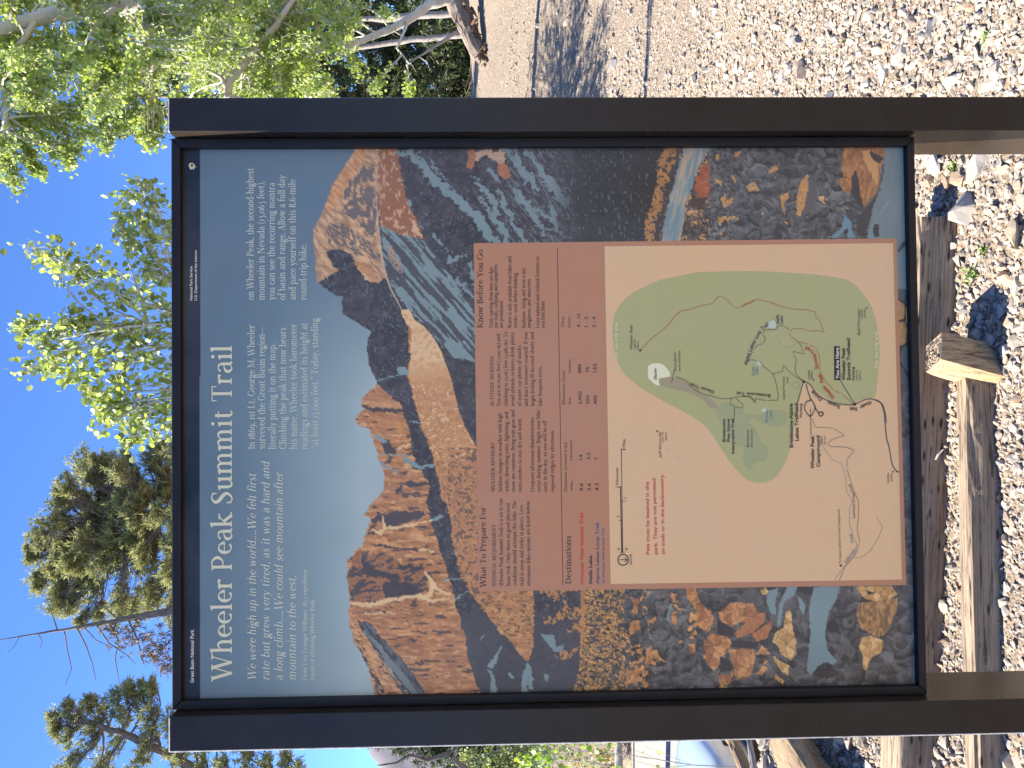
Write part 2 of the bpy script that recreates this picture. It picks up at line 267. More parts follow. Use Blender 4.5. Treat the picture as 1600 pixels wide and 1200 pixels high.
    for P in (z8((1185,45),(1285,42),(1280,90),(1245,150),(1230,240),(1240,300),(1280,350),(1260,365),(1240,350),(1200,370),(1175,405),(1155,390),(1170,230),(1165,130)),z8((1000,60),(1040,50),(1025,110),(1030,160),(1005,150),(990,100)),z8((1075,45),(1120,45),(1100,80),(1060,110),(1050,200),(1035,210),(1040,120)),z8((1120,80),(1150,120),(1145,160),(1125,130)),z8((595,110),(605,115),(590,190),(580,180)),z8((65,240),(120,240),(130,290),(160,280),(155,310),(120,310)),z8((10,360),(25,380),(20,450),(8,450)),z8((80,400),(100,405),(95,430),(82,430))):
        put(inpoly(SX,SY,P),mix((112,134,140),(126,146,150),n_big))
    # the scrawny orange trees left of the rubble
    for P,w in ((z8((60,70),(110,75),(150,70),(110,110)),(3,4,3,2)),(z8((90,190),(130,180),(170,140),(165,90)),(5,6,5,2)),(z8((130,330),(190,320),(220,290)),(4,4,2)),(z8((200,160),(240,140)),(6,6)),(z8((190,220),(235,200),(235,240)),(4,6,6))):
        put((dline(RX,RY,P,w)<0)&(fbm(X/3,Y/3,117,2)>.44)&(Y>900),(186,128,72))
    # orange wedge below the notice box's left edge
    wg=inpoly(WX,WY,zC((905,590),(1215,590),(1205,760),(1190,900),(1180,1000),(1140,960),(1080,880),(1000,800),(900,650)))
    put(wg,mix((168,112,68),(206,148,94),(an-.3)*2)); put(wg&(fbm(X/5,Y/3,118,3)>.66),(84,66,58),.8)
    # black header band
    hb=(X-312.5)<0
    put(hb,(24,29,38)+(fbm(X/8,Y/8,119)[...,None]-.5)*6); 
    # faint mottling of the whole print (weathered film)
    out=np.where(hb[...,None],out,out*.95+9)
    return np.clip(out*(1+(fbm(X/60,Y/60,120)-.5)[...,None]*.05),0,255)
# ----------------------------------------------------------------------------
# camera, sky, sun, exposure
# ----------------------------------------------------------------------------
SC = bpy.context.scene
COL = SC.collection
cam_d = bpy.data.cameras.new('camera'); cam = bpy.data.objects.new('camera', cam_d); COL.objects.link(cam)
cam_d.sensor_fit = 'HORIZONTAL'; cam_d.sensor_width = 36; cam_d.lens = 36*FPX/1600; cam_d.clip_start = .02; cam_d.clip_end = 5000
_cx, _cy, _cz = -RC[2], RC[0], -RC[1]          # the phone was held on its side: the picture's right is down
cam.matrix_world = Matrix(((_cx[0],_cy[0],_cz[0],CAM[0]),(_cx[1],_cy[1],_cz[1],CAM[1]),(_cx[2],_cy[2],_cz[2],CAM[2]),(0,0,0,1)))
SC.camera = cam
SUN_EL, SUN_AZ = R_(46), R_(8.5)               # from the left of the sign, a little behind it
SUN = Vector((-math.cos(SUN_EL)*math.cos(SUN_AZ), math.cos(SUN_EL)*math.sin(SUN_AZ), math.sin(SUN_EL)))
W = bpy.data.worlds.new('World'); SC.world = W; W.use_nodes = True
nt = W.node_tree; bgn = nt.nodes['Background']
sky = nt.nodes.new('ShaderNodeTexSky'); sky.sky_type = 'NISHITA'; sky.sun_disc = False
sky.sun_elevation = SUN_EL; sky.sun_rotation = math.atan2(SUN.x, SUN.y)
sky.altitude = 3000; sky.air_density = 1.0; sky.dust_density = .25; sky.ozone_density = 2.5
tint = nt.nodes.new('ShaderNodeMix'); tint.data_type='RGBA'; tint.blend_type='MULTIPLY'; tint.inputs[0].default_value=1   # deep mountain blue
tint.inputs[7].default_value=(.57,.79,1.13,1)
nt.links.new(sky.outputs[0], tint.inputs[6]); nt.links.new(tint.outputs[2], bgn.inputs[0]); bgn.inputs[1].default_value = .082
sl = bpy.data.lights.new('sun', 'SUN'); sl.energy = 4.7; sl.angle = R_(.5); sl.color = (1, .91, .76)
so = bpy.data.objects.new('sun', sl); COL.objects.link(so); so.rotation_euler = SUN.to_track_quat('Z', 'Y').to_euler()
so.location = SUN*30
vs = SC.view_settings; vs.view_transform = 'Standard'; vs.look = 'None'; vs.gamma = 1; vs.use_curve_mapping = False; vs.exposure = 1.95

# ----------------------------------------------------------------------------
# object helpers
# ----------------------------------------------------------------------------
def new_mesh(name, verts, faces, mat=None, smooth=False, cols=None, fac=None):
    me = bpy.data.meshes.new(name)
    verts = np.asarray(verts, np.float32).reshape(-1,3)
    if isinstance(faces, np.ndarray) and faces.ndim == 2:
        n, k = faces.shape
        me.vertices.add(len(verts)); me.vertices.foreach_set('co', verts.ravel())
        me.loops.add(n*k); me.loops.foreach_set('vertex_index', faces.astype(np.int32).ravel())
        me.polygons.add(n); me.polygons.foreach_set('loop_start', np.arange(0,n*k,k,dtype=np.int32))
        me.update(calc_edges=True)
    else:
        me.from_pydata([tuple(map(float,v)) for v in verts], [], [tuple(int(i) for i in f) for f in faces]); me.update()
    me.polygons.foreach_set('use_smooth', [bool(smooth)]*len(me.polygons))
    if cols is not None:
        a = me.color_attributes.new('col', 'FLOAT_COLOR', 'POINT'); c = np.ones((len(verts),4), np.float32); c[:,:3] = cols
        a.data.foreach_set('color', c.ravel())
    for m in (mat if isinstance(mat,(list,tuple)) else [mat]):
        if m: me.materials.append(m)
    return me
def put_obj(name, me, parent=None, loc=(0,0,0)):
    o = bpy.data.objects.new(name, me); COL.objects.link(o); o.location = loc
    if parent: o.parent = parent
    return o
def tag(o, label=None, cat=None, group=None, kind=None):
    if label: o['label'] = label
    if cat: o['category'] = cat
    if group: o['group'] = group
    if kind: o['kind'] = kind
    return o
def thing(name, label, cat, loc=(0,0,0), group=None):
    o = bpy.data.objects.new(name, None); COL.objects.link(o); o.location = loc; o.empty_display_size = .2
    return tag(o, label, cat, group)
class MB:
    """collects geometry in world coordinates"""
    def __init__(s): s.v=[]; s.f=[]; s.c=[]
    def add(s, v, f, c=None):
        n=len(s.v); s.v+= [tuple(x) for x in v]; s.f+=[tuple(i+n for i in q) for q in f]
        s.c += [c or (1,1,1)]*len(v)
    def box(s, x0,x1,y0,y1,z0,z1,c=None):
        s.add([(x,y,z) for x in (x0,x1) for y in (y0,y1) for z in (z0,z1)],[(0,1,3,2),(4,6,7,5),(0,4,5,1),(2,3,7,6),(0,2,6,4),(1,5,7,3)],c)
    def tube(s, P, r, n=8, c=None, cap=True, jit=0):
        P=[Vector(p) for p in P]; V=[]; up=Vector((.3,.2,1)).normalized()
        for i,p in enumerate(P):
            t=(P[min(i+1,len(P)-1)]-P[max(i-1,0)]).normalized()
            a=t.cross(up); a = a.normalized() if a.length>1e-4 else Vector((1,0,0)); b=t.cross(a); up=b.cross(t)*-1 if False else up
            ri=r[i] if hasattr(r,'__len__') else r
            for k in range(n):
                q=2*math.pi*k/n; rr=ri*(1+jit*(random.random()-.5)); V.append(p+a*math.cos(q)*rr+b*math.sin(q)*rr)
        F=[(i*n+k,i*n+(k+1)%n,(i+1)*n+(k+1)%n,(i+1)*n+k) for i in range(len(P)-1) for k in range(n)]
        if cap: F+=[tuple(range(n))[::-1],tuple((len(P)-1)*n+k for k in range(n))]
        s.add(V,F,c)
    def build(s, name, mat, parent=None, bevel=0, smooth=False, seg=2, origin=None, wear=None):
        o0=Vector(origin) if origin is not None else (parent.matrix_world.translation.copy() if False else Vector(PL(parent)))
        v=np.array(s.v,float)-np.array(o0)
        me=new_mesh(name,v,s.f,mat,smooth,np.array(s.c) if s.c else None)
        if bevel:
            bm=bmesh.new(); bm.from_mesh(me)
            bmesh.ops.bevel(bm,geom=[e for e in bm.edges if e.is_manifold and e.calc_face_angle(0)>.6],offset=bevel,segments=seg,affect='EDGES',profile=.5)
            if wear:  # wear picks the bevel faces that get the painted rim highlight
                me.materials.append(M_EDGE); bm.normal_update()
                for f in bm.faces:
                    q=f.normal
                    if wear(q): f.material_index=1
            bm.to_mesh(me); bm.free(); me.polygons.foreach_set('use_smooth',[False]*len(me.polygons))
        return put_obj(name,me,parent,tuple(o0) if parent is None else (0,0,0))
def PL(o):
    p=Vector((0,0,0))
    while o is not None: p=p+o.location; o=o.parent
    return p
# ----------------------------------------------------------------------------
# materials
# ----------------------------------------------------------------------------
class N:
    def __init__(s, name):
        s.m=bpy.data.materials.new(name); s.m.use_nodes=True; s.t=s.m.node_tree; s.b=s.t.nodes['Principled BSDF']; s.o=s.t.nodes['Material Output']
    def n(s, ty, **k):
        q=s.t.nodes.new(ty)
        for a,v in k.items():
            if a.startswith('i_'): q.inputs[a[2:].replace('_',' ')].default_value=v
            else: setattr(q,a,v)
        return q
    def l(s,a,b): s.t.links.new(a,b)
    def coord(s, kind='Object', scale=(1,1,1)):
        c=s.n('ShaderNodeTexCoord'); m=s.n('ShaderNodeMapping'); m.inputs['Scale'].default_value=scale; s.l(c.outputs[kind],m.inputs[0]); return m.outputs[0]
    def noise(s, co, sc, det=6, rough=.6, dist=0):
        q=s.n('ShaderNodeTexNoise'); q.inputs['Scale'].default_value=sc; q.inputs['Detail'].default_value=det; q.inputs['Roughness'].default_value=rough; q.inputs['Distortion'].default_value=dist; s.l(co,q.inputs['Vector']); return q.outputs['Fac']
    def ramp(s, f, *st):
        q=s.n('ShaderNodeValToRGB'); e=q.color_ramp.elements
        while len(e)<len(st): e.new(.5)
        for el,(p,c) in zip(e,st): el.position=p; el.color=(c if hasattr(c,'__len__') else (c,c,c))[:3]+(1,) if not isinstance(c,(int,float)) else (c,c,c,1)
        s.l(f,q.inputs[0]); return q.outputs[0]
    def mixc(s, f, a, b, mode='MIX'):
        q=s.n('ShaderNodeMix',data_type='RGBA',blend_type=mode)
        for i,v in ((0,f),(6,a),(7,b)):
            if hasattr(v,'is_output'): s.l(v,q.inputs[i])
            else: q.inputs[i].default_value=v if isinstance(v,(int,float)) else tuple(v)+(1,)
        return q.outputs[2]
    def bump(s, h, st=.5, d=.01):
        q=s.n('ShaderNodeBump'); q.inputs['Strength'].default_value=st; q.inputs['Distance'].default_value=d; s.l(h,q.inputs['Height']); s.l(q.outputs[0],s.b.inputs['Normal'])
    def base(s, c):
        if hasattr(c,'is_output'): s.l(c,s.b.inputs['Base Color'])
        else: s.b.inputs['Base Color'].default_value=tuple(c)+(1,)
    def rough(s, v):
        if hasattr(v,'is_output'): s.l(v,s.b.inputs['Roughness'])
        else: s.b.inputs['Roughness'].default_value=v
    def attr(s, name='col'):
        q=s.n('ShaderNodeAttribute'); q.attribute_name=name; return q.outputs['Color']
# dark brown powder coat of the sign
m=N('brown_powder_coat'); co=m.coord(); a=m.noise(co,9,5); b=m.noise(co,70,4); c=m.noise(co,420,2)
m.base(m.mixc(m.ramp(b,(.62,0.),(.76,.3)),m.mixc(m.ramp(a,(.35,0.),(.7,1.)),(.022,.016,.011),(.031,.023,.017)),(.012,.008,.006)))
m.rough(m.ramp(a,(.3,.22),(.7,.34))); m.bump(c,.2,.0004); m.b.inputs['Specular IOR Level'].default_value=.26; M_PAINT=m.m
m=N('frame_enamel'); co=m.coord(); a=m.noise(co,14,5); c=m.noise(co,380,2)
m.base(m.mixc(m.ramp(a,(.4,0.),(.7,1.)),(.013,.012,.011),(.020,.017,.016))); m.rough(m.ramp(a,(.3,.38),(.7,.5))); m.bump(c,.2,.0005); m.b.inputs['Specular IOR Level'].default_value=.25; M_FRAME=m.m
# print: colours are stored in the print's own point colours; fine grain of the satin film
PRINT_K=1.0
def film(name, col=None):
    m=N(name); co=m.coord(); g=m.noise(co,900,2); w=m.noise(co,6,5)
    c=m.attr() if col is None else m.mixc(0.,tuple(col),tuple(col))
    c2=m.mixc(m.ramp(w,(.35,.0),(.75,.10)),c,(.55,.5,.45)); c3=m.mixc(m.ramp(g,(.3,.0),(.75,.10)),c2,(.02,.02,.02))
    m.base(c3); m.rough(m.ramp(w,(.3,.33),(.7,.46))); m.bump(g,.06,.0003); m.b.inputs['Specular IOR Level'].default_value=.35
    return m.m
M_PRINT=film('printed_film')
_inks={}
def ink(rgb):
    if rgb not in _inks: _inks[rgb]=film('ink',tuple(lin(rgb)*INK))
    return _inks[rgb]
INK=np.array((1.36,1.25,.93))
m=N('chalky_worn_edge'); co=m.coord(); a=m.noise(co,60,4); m.base(m.ramp(a,(.3,(.16,.155,.15)),(.6,(.42,.41,.40)))); m.rough(.6); M_EDGE=m.m  # pale bevel colour, paints the sunlit rim highlight of the posts
M_BACK=N('galvanised_back'); M_BACK.base((.25,.25,.26)); M_BACK.rough(.5); M_BACK=M_BACK.m
# ----------------------------------------------------------------------------
# a hand drawn old style serif alphabet: every glyph is a few strokes of varying width
# S x y0 y1 stem | C x,y,w ... swelling curve | L x,y x,y w straight | R cx cy rx ry a0 a1 bowl | F x y foot | H x y flag | D x y r dot
# ----------------------------------------------------------------------------
GLY = {
'a':(.46,"S .34 .02 .30;C .34,.30,.09 .31,.41,.06 .21,.445,.035 .12,.41,.05 .095,.36,.075;C .34,.27,.03 .21,.25,.04 .10,.19,.085 .085,.10,.09 .16,.01,.05 .26,.03,.03 .34,.10,.03;C .34,.08,.09 .38,.015,.05 .44,.02,.03"),
'b':(.51,"S .12 0 .70;H .12 .70;R .27 .225 .165 .205 -150 150"),
'c':(.42,"R .25 .225 .165 .205 45 315;D .355 .35 .045"),
'd':(.52,"S .38 0 .70;H .38 .70;R .235 .225 .165 .205 30 330;F .40 0 r"),
'e':(.45,"R .24 .225 .165 .205 0 312;L .08,.245 .40,.245 .03"),
'f':(.31,"S .14 0 .56;C .14,.54,.09 .16,.65,.06 .24,.71,.04 .31,.69,.05;D .31 .66 .045;L .04,.435 .28,.435 .03;F .14 0"),
'g':(.47,"R .21 .30 .135 .135 0 360;R .23 -.12 .17 .09 0 360;C .13,.18,.03 .09,.10,.06 .15,.045,.085 .30,.035,.085 .38,-.04,.07 .39,-.12,.05;L .31,.39 .45,.44 .04"),
'h':(.53,"S .12 0 .70;H .12 .70;C .14,.34,.03 .24,.435,.045 .34,.43,.07 .40,.33,.09;S .40 0 .34;F .12 0;F .40 0"),
'i':(.26,"S .13 0 .45;H .13 .45;F .13 0;D .125 .62 .055"),
'j':(.26,"S .13 -.08 .45;H .13 .45;C .13,-.06,.09 .10,-.17,.05 .01,-.21,.04;D .125 .62 .055"),
'k':(.50,"S .12 0 .70;H .12 .70;F .12 0;L .39,.43 .15,.21 .035;L .21,.27 .42,.0 .09;F .43 0;T .38 .43"),
'l':(.26,"S .13 0 .70;H .13 .70;F .13 0"),
'm':(.80,"S .12 0 .45;H .12 .45;C .14,.34,.03 .23,.435,.045 .33,.43,.07 .385,.33,.09;S .385 0 .34;C .40,.34,.03 .50,.435,.045 .60,.43,.07 .65,.33,.09;S .65 0 .34;F .12 0;F .385 0;F .65 0"),
'n':(.53,"S .12 0 .45;H .12 .45;C .14,.34,.03 .24,.435,.045 .34,.43,.07 .40,.33,.09;S .40 0 .34;F .12 0;F .40 0"),
'o':(.49,"R .245 .225 .175 .205 0 360"),
'p':(.52,"S .12 -.21 .45;H .12 .45;F .12 -.21;R .27 .225 .165 .205 -150 150"),
'q':(.51,"S .38 -.21 .45;F .38 -.21;R .235 .225 .165 .205 30 330"),
'r':(.37,"S .12 0 .45;H .12 .45;F .12 0;C .14,.32,.03 .20,.41,.05 .29,.44,.06;D .31 .41 .048"),
's':(.39,"C .31,.37,.045 .27,.43,.035 .18,.44,.05 .10,.37,.075 .15,.27,.09 .27,.19,.09 .31,.09,.075 .23,.01,.045 .13,.01,.035 .08,.10,.05"),
't':(.33,"S .14 .08 .55;C .14,.10,.09 .17,.02,.06 .26,.01,.04 .31,.05,.03;L .04,.435 .29,.435 .03"),
'u':(.53,"S .12 .12 .45;H .12 .45;C .12,.14,.09 .15,.035,.07 .24,.01,.05 .38,.10,.03;S .39 0 .45;H .39 .45;F .41 0 r"),
'v':(.47,"L .09,.44 .245,.0 .085;L .24,.0 .39,.44 .035;T .09 .44;T .39 .44"),
'w':(.71,"L .09,.44 .22,.0 .085;L .22,.0 .36,.44 .035;L .34,.44 .48,.0 .085;L .48,.0 .62,.44 .035;T .09 .44;T .34 .44;T .62 .44"),
'x':(.47,"L .10,.44 .38,.0 .09;L .37,.44 .10,.0 .035;T .10 .44;T .37 .44;F .10 0;F .38 0"),
'y':(.47,"L .09,.44 .255,.01 .085;L .39,.44 .22,-.06 .035;C .22,-.06,.035 .16,-.17,.05 .07,-.19,.06;T .09 .44;T .39 .44"),
'z':(.42,"L .07,.43 .35,.43 .04;L .34,.43 .09,.02 .085;L .07,.015 .36,.015 .04"),
'A':(.62,"L .30,.66 .08,0 .035;L .29,.66 .52,0 .095;L .16,.21 .42,.21 .03;F .08 0;F .53 0"),
'B':(.56,"S .14 0 .66;C .14,.645,.03 .33,.63,.05 .42,.50,.095 .33,.37,.05 .14,.35,.03;C .14,.355,.03 .36,.34,.05 .47,.18,.10 .36,.03,.05 .14,.015,.03;F .14 0 l;T .12 .66 l"),
'C':(.62,"R .35 .33 .26 .32 42 318;L .55,.44 .55,.64 .03;L .55,.03 .555,.19 .02"),
'D':(.68,"S .14 0 .66;C .14,.645,.03 .40,.62,.05 .58,.33,.105 .40,.04,.05 .14,.015,.03;F .14 0 l;T .12 .66 l"),
'E':(.55,"S .14 0 .66;L .14,.645 .47,.645 .03;L .14,.34 .40,.34 .03;L .14,.015 .48,.015 .03;L .465,.52 .465,.66 .03;L .48,.0 .49,.15 .03;L .395,.26 .395,.42 .03;F .14 0 l;T .12 .66 l"),
'F':(.53,"S .14 0 .66;L .14,.645 .47,.645 .03;L .14,.33 .40,.33 .03;L .465,.52 .465,.66 .03;L .395,.25 .395,.41 .03;F .14 0;T .12 .66 l"),
'G':(.68,"R .35 .33 .26 .32 42 312;L .55,.44 .55,.64 .03;S .54 .03 .27;T .54 .28"),
'H':(.73,"S .15 0 .66;S .57 0 .66;L .15,.34 .57,.34 .03;F .15 0;F .57 0;T .15 .66;T .57 .66"),
'I':(.30,"S .15 0 .66;F .15 0;T .15 .66"),
'J':(.33,"S .18 -.02 .66;C .18,0,.09 .14,-.12,.05 .04,-.15,.04;T .18 .66"),
'K':(.64,"S .14 0 .66;L .53,.65 .19,.31 .035;L .25,.38 .55,.0 .095;F .14 0;T .14 .66;T .52 .66;F .56 0"),
'L':(.53,"S .14 0 .66;L .14,.015 .47,.015 .03;L .47,.0 .485,.17 .03;F .14 0 l;T .14 .66"),
'M':(.84,"L .13,0 .13,.66 .035;L .14,.66 .42,.04 .095;L .41,.04 .70,.66 .035;S .70 0 .66;F .13 0;F .70 0;T .11 .66 l;T .72 .66 r"),
'N':(.73,"L .13,0 .13,.66 .035;L .13,.64 .59,.03 .095;L .59,0 .59,.66 .035;F .13 0;T .12 .66 l;T .59 .66"),
'O':(.71,"R .355 .33 .275 .315 0 360"),
'P':(.55,"S .14 0 .66;C .14,.645,.03 .35,.63,.05 .46,.47,.10 .35,.31,.05 .14,.29,.03;F .14 0;T .12 .66 l"),
'Q':(.71,"R .355 .33 .275 .315 0 360;C .35,.0,.03 .48,-.11,.09 .70,-.14,.04"),
'R':(.61,"S .14 0 .66;C .14,.645,.03 .35,.63,.05 .45,.49,.10 .35,.35,.05 .14,.33,.03;L .28,.34 .52,.0 .095;F .14 0;T .12 .66 l;F .54 0"),
'S':(.50,"C .41,.54,.045 .35,.64,.035 .22,.645,.05 .11,.54,.09 .17,.41,.105 .33,.29,.105 .40,.15,.09 .28,.015,.05 .15,.015,.035 .08,.15,.045;L .41,.48 .41,.655 .025;L .085,.0 .085,.19 .025"),
'T':(.60,"S .30 0 .66;L .06,.645 .54,.645 .03;L .065,.50 .055,.66 .03;L .535,.50 .545,.66 .03;F .30 0"),
'U':(.70,"S .15 .18 .66;C .15,.20,.09 .20,.04,.07 .35,.005,.05 .52,.06,.04 .57,.20,.035;L .57,.18 .57,.66 .035;T .15 .66;T .57 .66"),
'V':(.62,"L .09,.66 .32,.0 .095;L .31,.0 .53,.66 .035;T .09 .66;T .53 .66"),
'W':(.92,"L .09,.66 .28,.0 .095;L .27,.0 .47,.66 .035;L .45,.66 .64,.0 .095;L .63,.0 .83,.66 .035;T .09 .66;T .46 .66;T .83 .66"),
'X':(.61,"L .10,.66 .51,0 .095;L .50,.66 .10,0 .035;F .10 0;F .51 0;T .10 .66;T .50 .66"),
'Y':(.59,"L .09,.66 .30,.30 .09;L .29,.30 .51,.66 .035;S .30 0 .31;F .30 0;T .09 .66;T .51 .66"),
'Z':(.56,"L .08,.64 .48,.64 .035;L .47,.64 .09,.02 .09;L .07,.015 .50,.015 .035;L .09,.50 .08,.66 .03;L .49,.16 .50,.0 .03"),
'0':(.49,"R .245 .22 .175 .20 0 360"),'1':(.28,"S .14 0 .44;F .14 0;T .14 .44"),
'2':(.42,"C .08,.33,.05 .14,.43,.04 .25,.42,.08 .30,.31,.085 .20,.16,.06 .09,.04,.04;L .07,.03 .36,.03 .065"),
'3':(.41,"C .08,.38,.04 .18,.44,.045 .29,.35,.08 .24,.23,.04 .15,.21,.03;C .15,.21,.03 .28,.17,.05 .33,.02,.09 .23,-.15,.06 .07,-.19,.045"),
'4':(.46,"L .28,.43 .05,.05 .035;L .04,.03 .42,.03 .045;S .29 -.20 .44"),
'5':(.42,"L .12,.42 .35,.42 .06;L .12,.42 .11,.22 .03;C .11,.23,.03 .25,.21,.06 .33,.05,.09 .23,-.14,.06 .07,-.19,.045"),
'6':(.47,"R .235 .20 .155 .185 0 360;C .08,.22,.085 .10,.42,.06 .22,.58,.045 .36,.65,.03"),
'7':(.42,"L .06,.41 .37,.41 .055;L .365,.41 .16,-.20 .07"),
'8':(.47,"R .235 .16 .155 .165 0 360;R .235 .48 .12 .14 0 360"),
'9':(.47,"R .235 .24 .155 .185 0 360;C .39,.22,.085 .37,.03,.06 .25,-.14,.045 .11,-.21,.03"),
'.':(.22,"D .11 .04 .055"),',':(.22,"D .11 .04 .055;C .14,.03,.05 .14,-.05,.03 .08,-.12,.015"),';':(.24,"D .12 .04 .055;D .12 .38 .055;C .15,.03,.05 .15,-.05,.03 .09,-.12,.015"),
'-':(.30,"L .04,.22 .26,.22 .05"),'—':(.80,"L .0,.22 .80,.22 .035"),'(':(.30,"C .25,.74,.02 .12,.50,.06 .10,.26,.07 .12,.02,.06 .25,-.20,.02"),')':(.30,"C .05,.74,.02 .18,.50,.06 .20,.26,.07 .18,.02,.06 .05,-.20,.02"),
'’':(.20,"D .10 .63 .05;C .12,.62,.05 .12,.56,.03 .07,.50,.015"),'“':(.36,"D .10 .55 .05;C .07,.56,.04 .08,.63,.03 .13,.68,.015;D .26 .55 .05;C .23,.56,.04 .24,.63,.03 .29,.68,.015"),'”':(.36,"D .10 .63 .05;C .12,.62,.04 .12,.56,.03 .07,.50,.015;D .26 .63 .05;C .28,.62,.04 .28,.56,.03 .23,.50,.015"),
' ':(.25,""),
}
def _cat(P, n=4):
    P=[np.array(p,float) for p in P]; Q=[2*P[0]-P[1]]+P+[2*P[-1]-P[-2]]; o=[]
    for i in range(1,len(Q)-2):
        for k in range(n):
            t=k/n; a,b,c,d=Q[i-1:i+3]
            o.append(.5*((2*b)+(c-a)*t+(2*a-5*b+4*c-d)*t*t+(3*b-a-3*c+d)*t**3))
    o.append(P[-1]); return o
def sweep(P, wk):
    """quads of a swelling stroke through points (x, y, width)"""
    P=np.array(P); T=np.gradient(P[:,:2],axis=0); T/=np.linalg.norm(T,axis=1)[:,None]+1e-9
    N=np.stack([-T[:,1],T[:,0]],1)*(np.maximum(P[:,2]*wk,.012)/2)[:,None]
    A=P[:,:2]+N; B=P[:,:2]-N
    return [[tuple(A[i]),tuple(B[i]),tuple(B[i+1]),tuple(A[i+1])] for i in range(len(P)-1)]
_gc={}
def glyph(ch, wk=1.0, serifs=True):
    key=(ch,wk,serifs)
    if key in _gc: return _gc[key]
    adv,prog=GLY.get(ch,GLY['o']); out=[]        # list of strokes, each a list of polygons
    for st in filter(None,prog.split(';')):
        p=st.split(); k=p[0]
        if k=='S': x,a,b=map(float,p[1:4]); w=.045*wk; out.append([[(x-w,a),(x+w,a),(x+w,b),(x-w,b)]])
        elif k=='C': out.append(sweep(_cat([list(map(float,q.split(','))) for q in p[1:]]),wk))
        elif k=='L':
            a=list(map(float,p[1].split(','))); b=list(map(float,p[2].split(','))); w=float(p[3]); out.append(sweep([a+[w],b+[w]],wk))
        elif k=='R':
            cx,cy,rx,ry,a0,a1=map(float,p[1:]); n=max(8,int(abs(a1-a0)/18)); P=[]
            for i in range(n+1):
                t=math.radians(a0+(a1-a0)*i/n); P.append((cx+rx*math.cos(t),cy+ry*math.sin(t),.032+.066*abs(math.cos(t+.25))**1.5))
            out.append(sweep(P,wk))
        elif k=='D':
            x,y,r=map(float,p[1:]); r*=min(wk,1.15); out.append([[(x+r*math.cos(t*math.pi/4),y+r*math.sin(t*math.pi/4)) for t in range(8)]])
        elif k in 'FT' and serifs:
            x,y=float(p[1]),float(p[2]); s=p[3] if len(p)>3 else 'b'; l=.105 if s!='r' else .045; r=.105 if s!='l' else .045; w=.045*wk; h=.028; g=.055
            if k=='F': out.append([[(x-l,y),(x+r,y),(x+r,y+h*.8),(x+w,y+g),(x-w,y+g),(x-l,y+h*.8)]])
            else: out.append([[(x-l,y-h*.8),(x-w,y-g),(x+w,y-g),(x+r,y-h*.8),(x+r,y),(x-l,y)]])
        elif k=='H' and serifs:
            x,y=float(p[1]),float(p[2]); w=.045*wk; out.append([[(x+w,y-.06),(x+w,y+.015),(x-w-.065,y-.035),(x-w-.055,y-.06),(x-w,y-.085)]])
    _gc[key]=(adv,out); return _gc[key]
def serif_line(s, wk=1.0, skew=0.0, track=0.0):
    """-> total width, list of (polygon, level); em = 1"""
    x=0; out=[]
    for ch in s:
        adv,st=glyph(ch,wk,skew==0 or ch.isupper())
        if skew and ch.islower(): adv*=.92; kx=.92
        else: kx=1
        for lv,polys in enumerate(st):
            for P in polys: out.append(([(x+a*kx+b*skew,b) for a,b in P],lv))
        x+=adv+track
    return x,out
# ----------------------------------------------------------------------------
# the trailhead sign
# ----------------------------------------------------------------------------
sign = thing('trailhead_sign','tall dark brown metal trail sign with mountain print, map and hiking advice','sign',(0,0,0))
YF=-.012; YP=-.035; PT=on_plane(262,680,YP)[2]
fL,fR=-.4700,.4700
# inner edges of the print opening
def rail(pts, name='frame_rail'):
    mb=MB(); mb.add(*pts); return mb.build(name,M_FRAME,sign,bevel=.0018,wear=lambda q:(q.y<-.2 and q.z>.5 and pts[0][0][2]>PCZ and abs(q.x)<.2 and False))
x0,x1=-PW/2,PW/2; z0,z1=PCZ-PH/2,PCZ+PH/2; t=.0195
_oc=[on_plane(*p,YF) for p in ((267.5,1110.6),(267.8,215),(1428.8,213.6),(1449,1086))]; tl_=x0-(_oc[0][0]+_oc[3][0])/2; tr_=(_oc[1][0]+_oc[2][0])/2-x1; tt_=(_oc[0][2]+_oc[1][2])/2-z1; tb_=z0-(_oc[2][2]+_oc[3][2])/2
def mitre(a,b,c,d):
    # a,b outer corners, c,d inner corners (x,z); box section from YF back to .012
    v=[(p[0],YF,p[1]) for p in (a,b,c,d)]+[(p[0],.014,p[1]) for p in (a,b,c,d)]
    f=[(0,1,2,3),(7,6,5,4),(0,4,5,1),(1,5,6,2),(2,6,7,3),(3,7,4,0)]
    return v,f
TL_,TR_,BR_,BL_=(x0-tl_,z1+tt_),(x1+tr_,z1+tt_),(x1+tr_,z0-tb_),(x0-tl_,z0-tb_)
rail(mitre(TL_,TR_,(x1,z1),(x0,z1))); rail(mitre(BR_,BL_,(x0,z0),(x1,z0)))
rail(mitre(BL_,TL_,(x0,z1),(x0,z0))); rail(mitre(TR_,BR_,(x1,z0),(x1,z1)))
# posts, square tube with a cap plate
def post(xa,xb):
    mb=MB(); mb.box(xa,xb,YP,YP+.128,-.35,PT); o=mb.build('post',M_PAINT,sign,bevel=.003,seg=3,wear=lambda q:(q.y<-.2 and (q.x<-.2 or q.z>.2) and q.x<.5 and (xa<0 or q.z>.2)))  # sun-facing left bevel and top bevels painted pale as a lit rim
    c=MB(); c.box(xa+.0035,xb-.0035,YP+.0035,YP+.1245,PT-.001,PT+.0015); c.build('post_cap',M_PAINT,o,bevel=.0006,origin=None)
pr0=on_plane(300,206.3,YP)[0]; pr1=on_plane(300,152,YP)[0]; pl0=on_plane(300,1176,YP)[0]; pl1=on_plane(300,1119.5,YP)[0]
post(pr0,pr1); post(pl0,pl1)
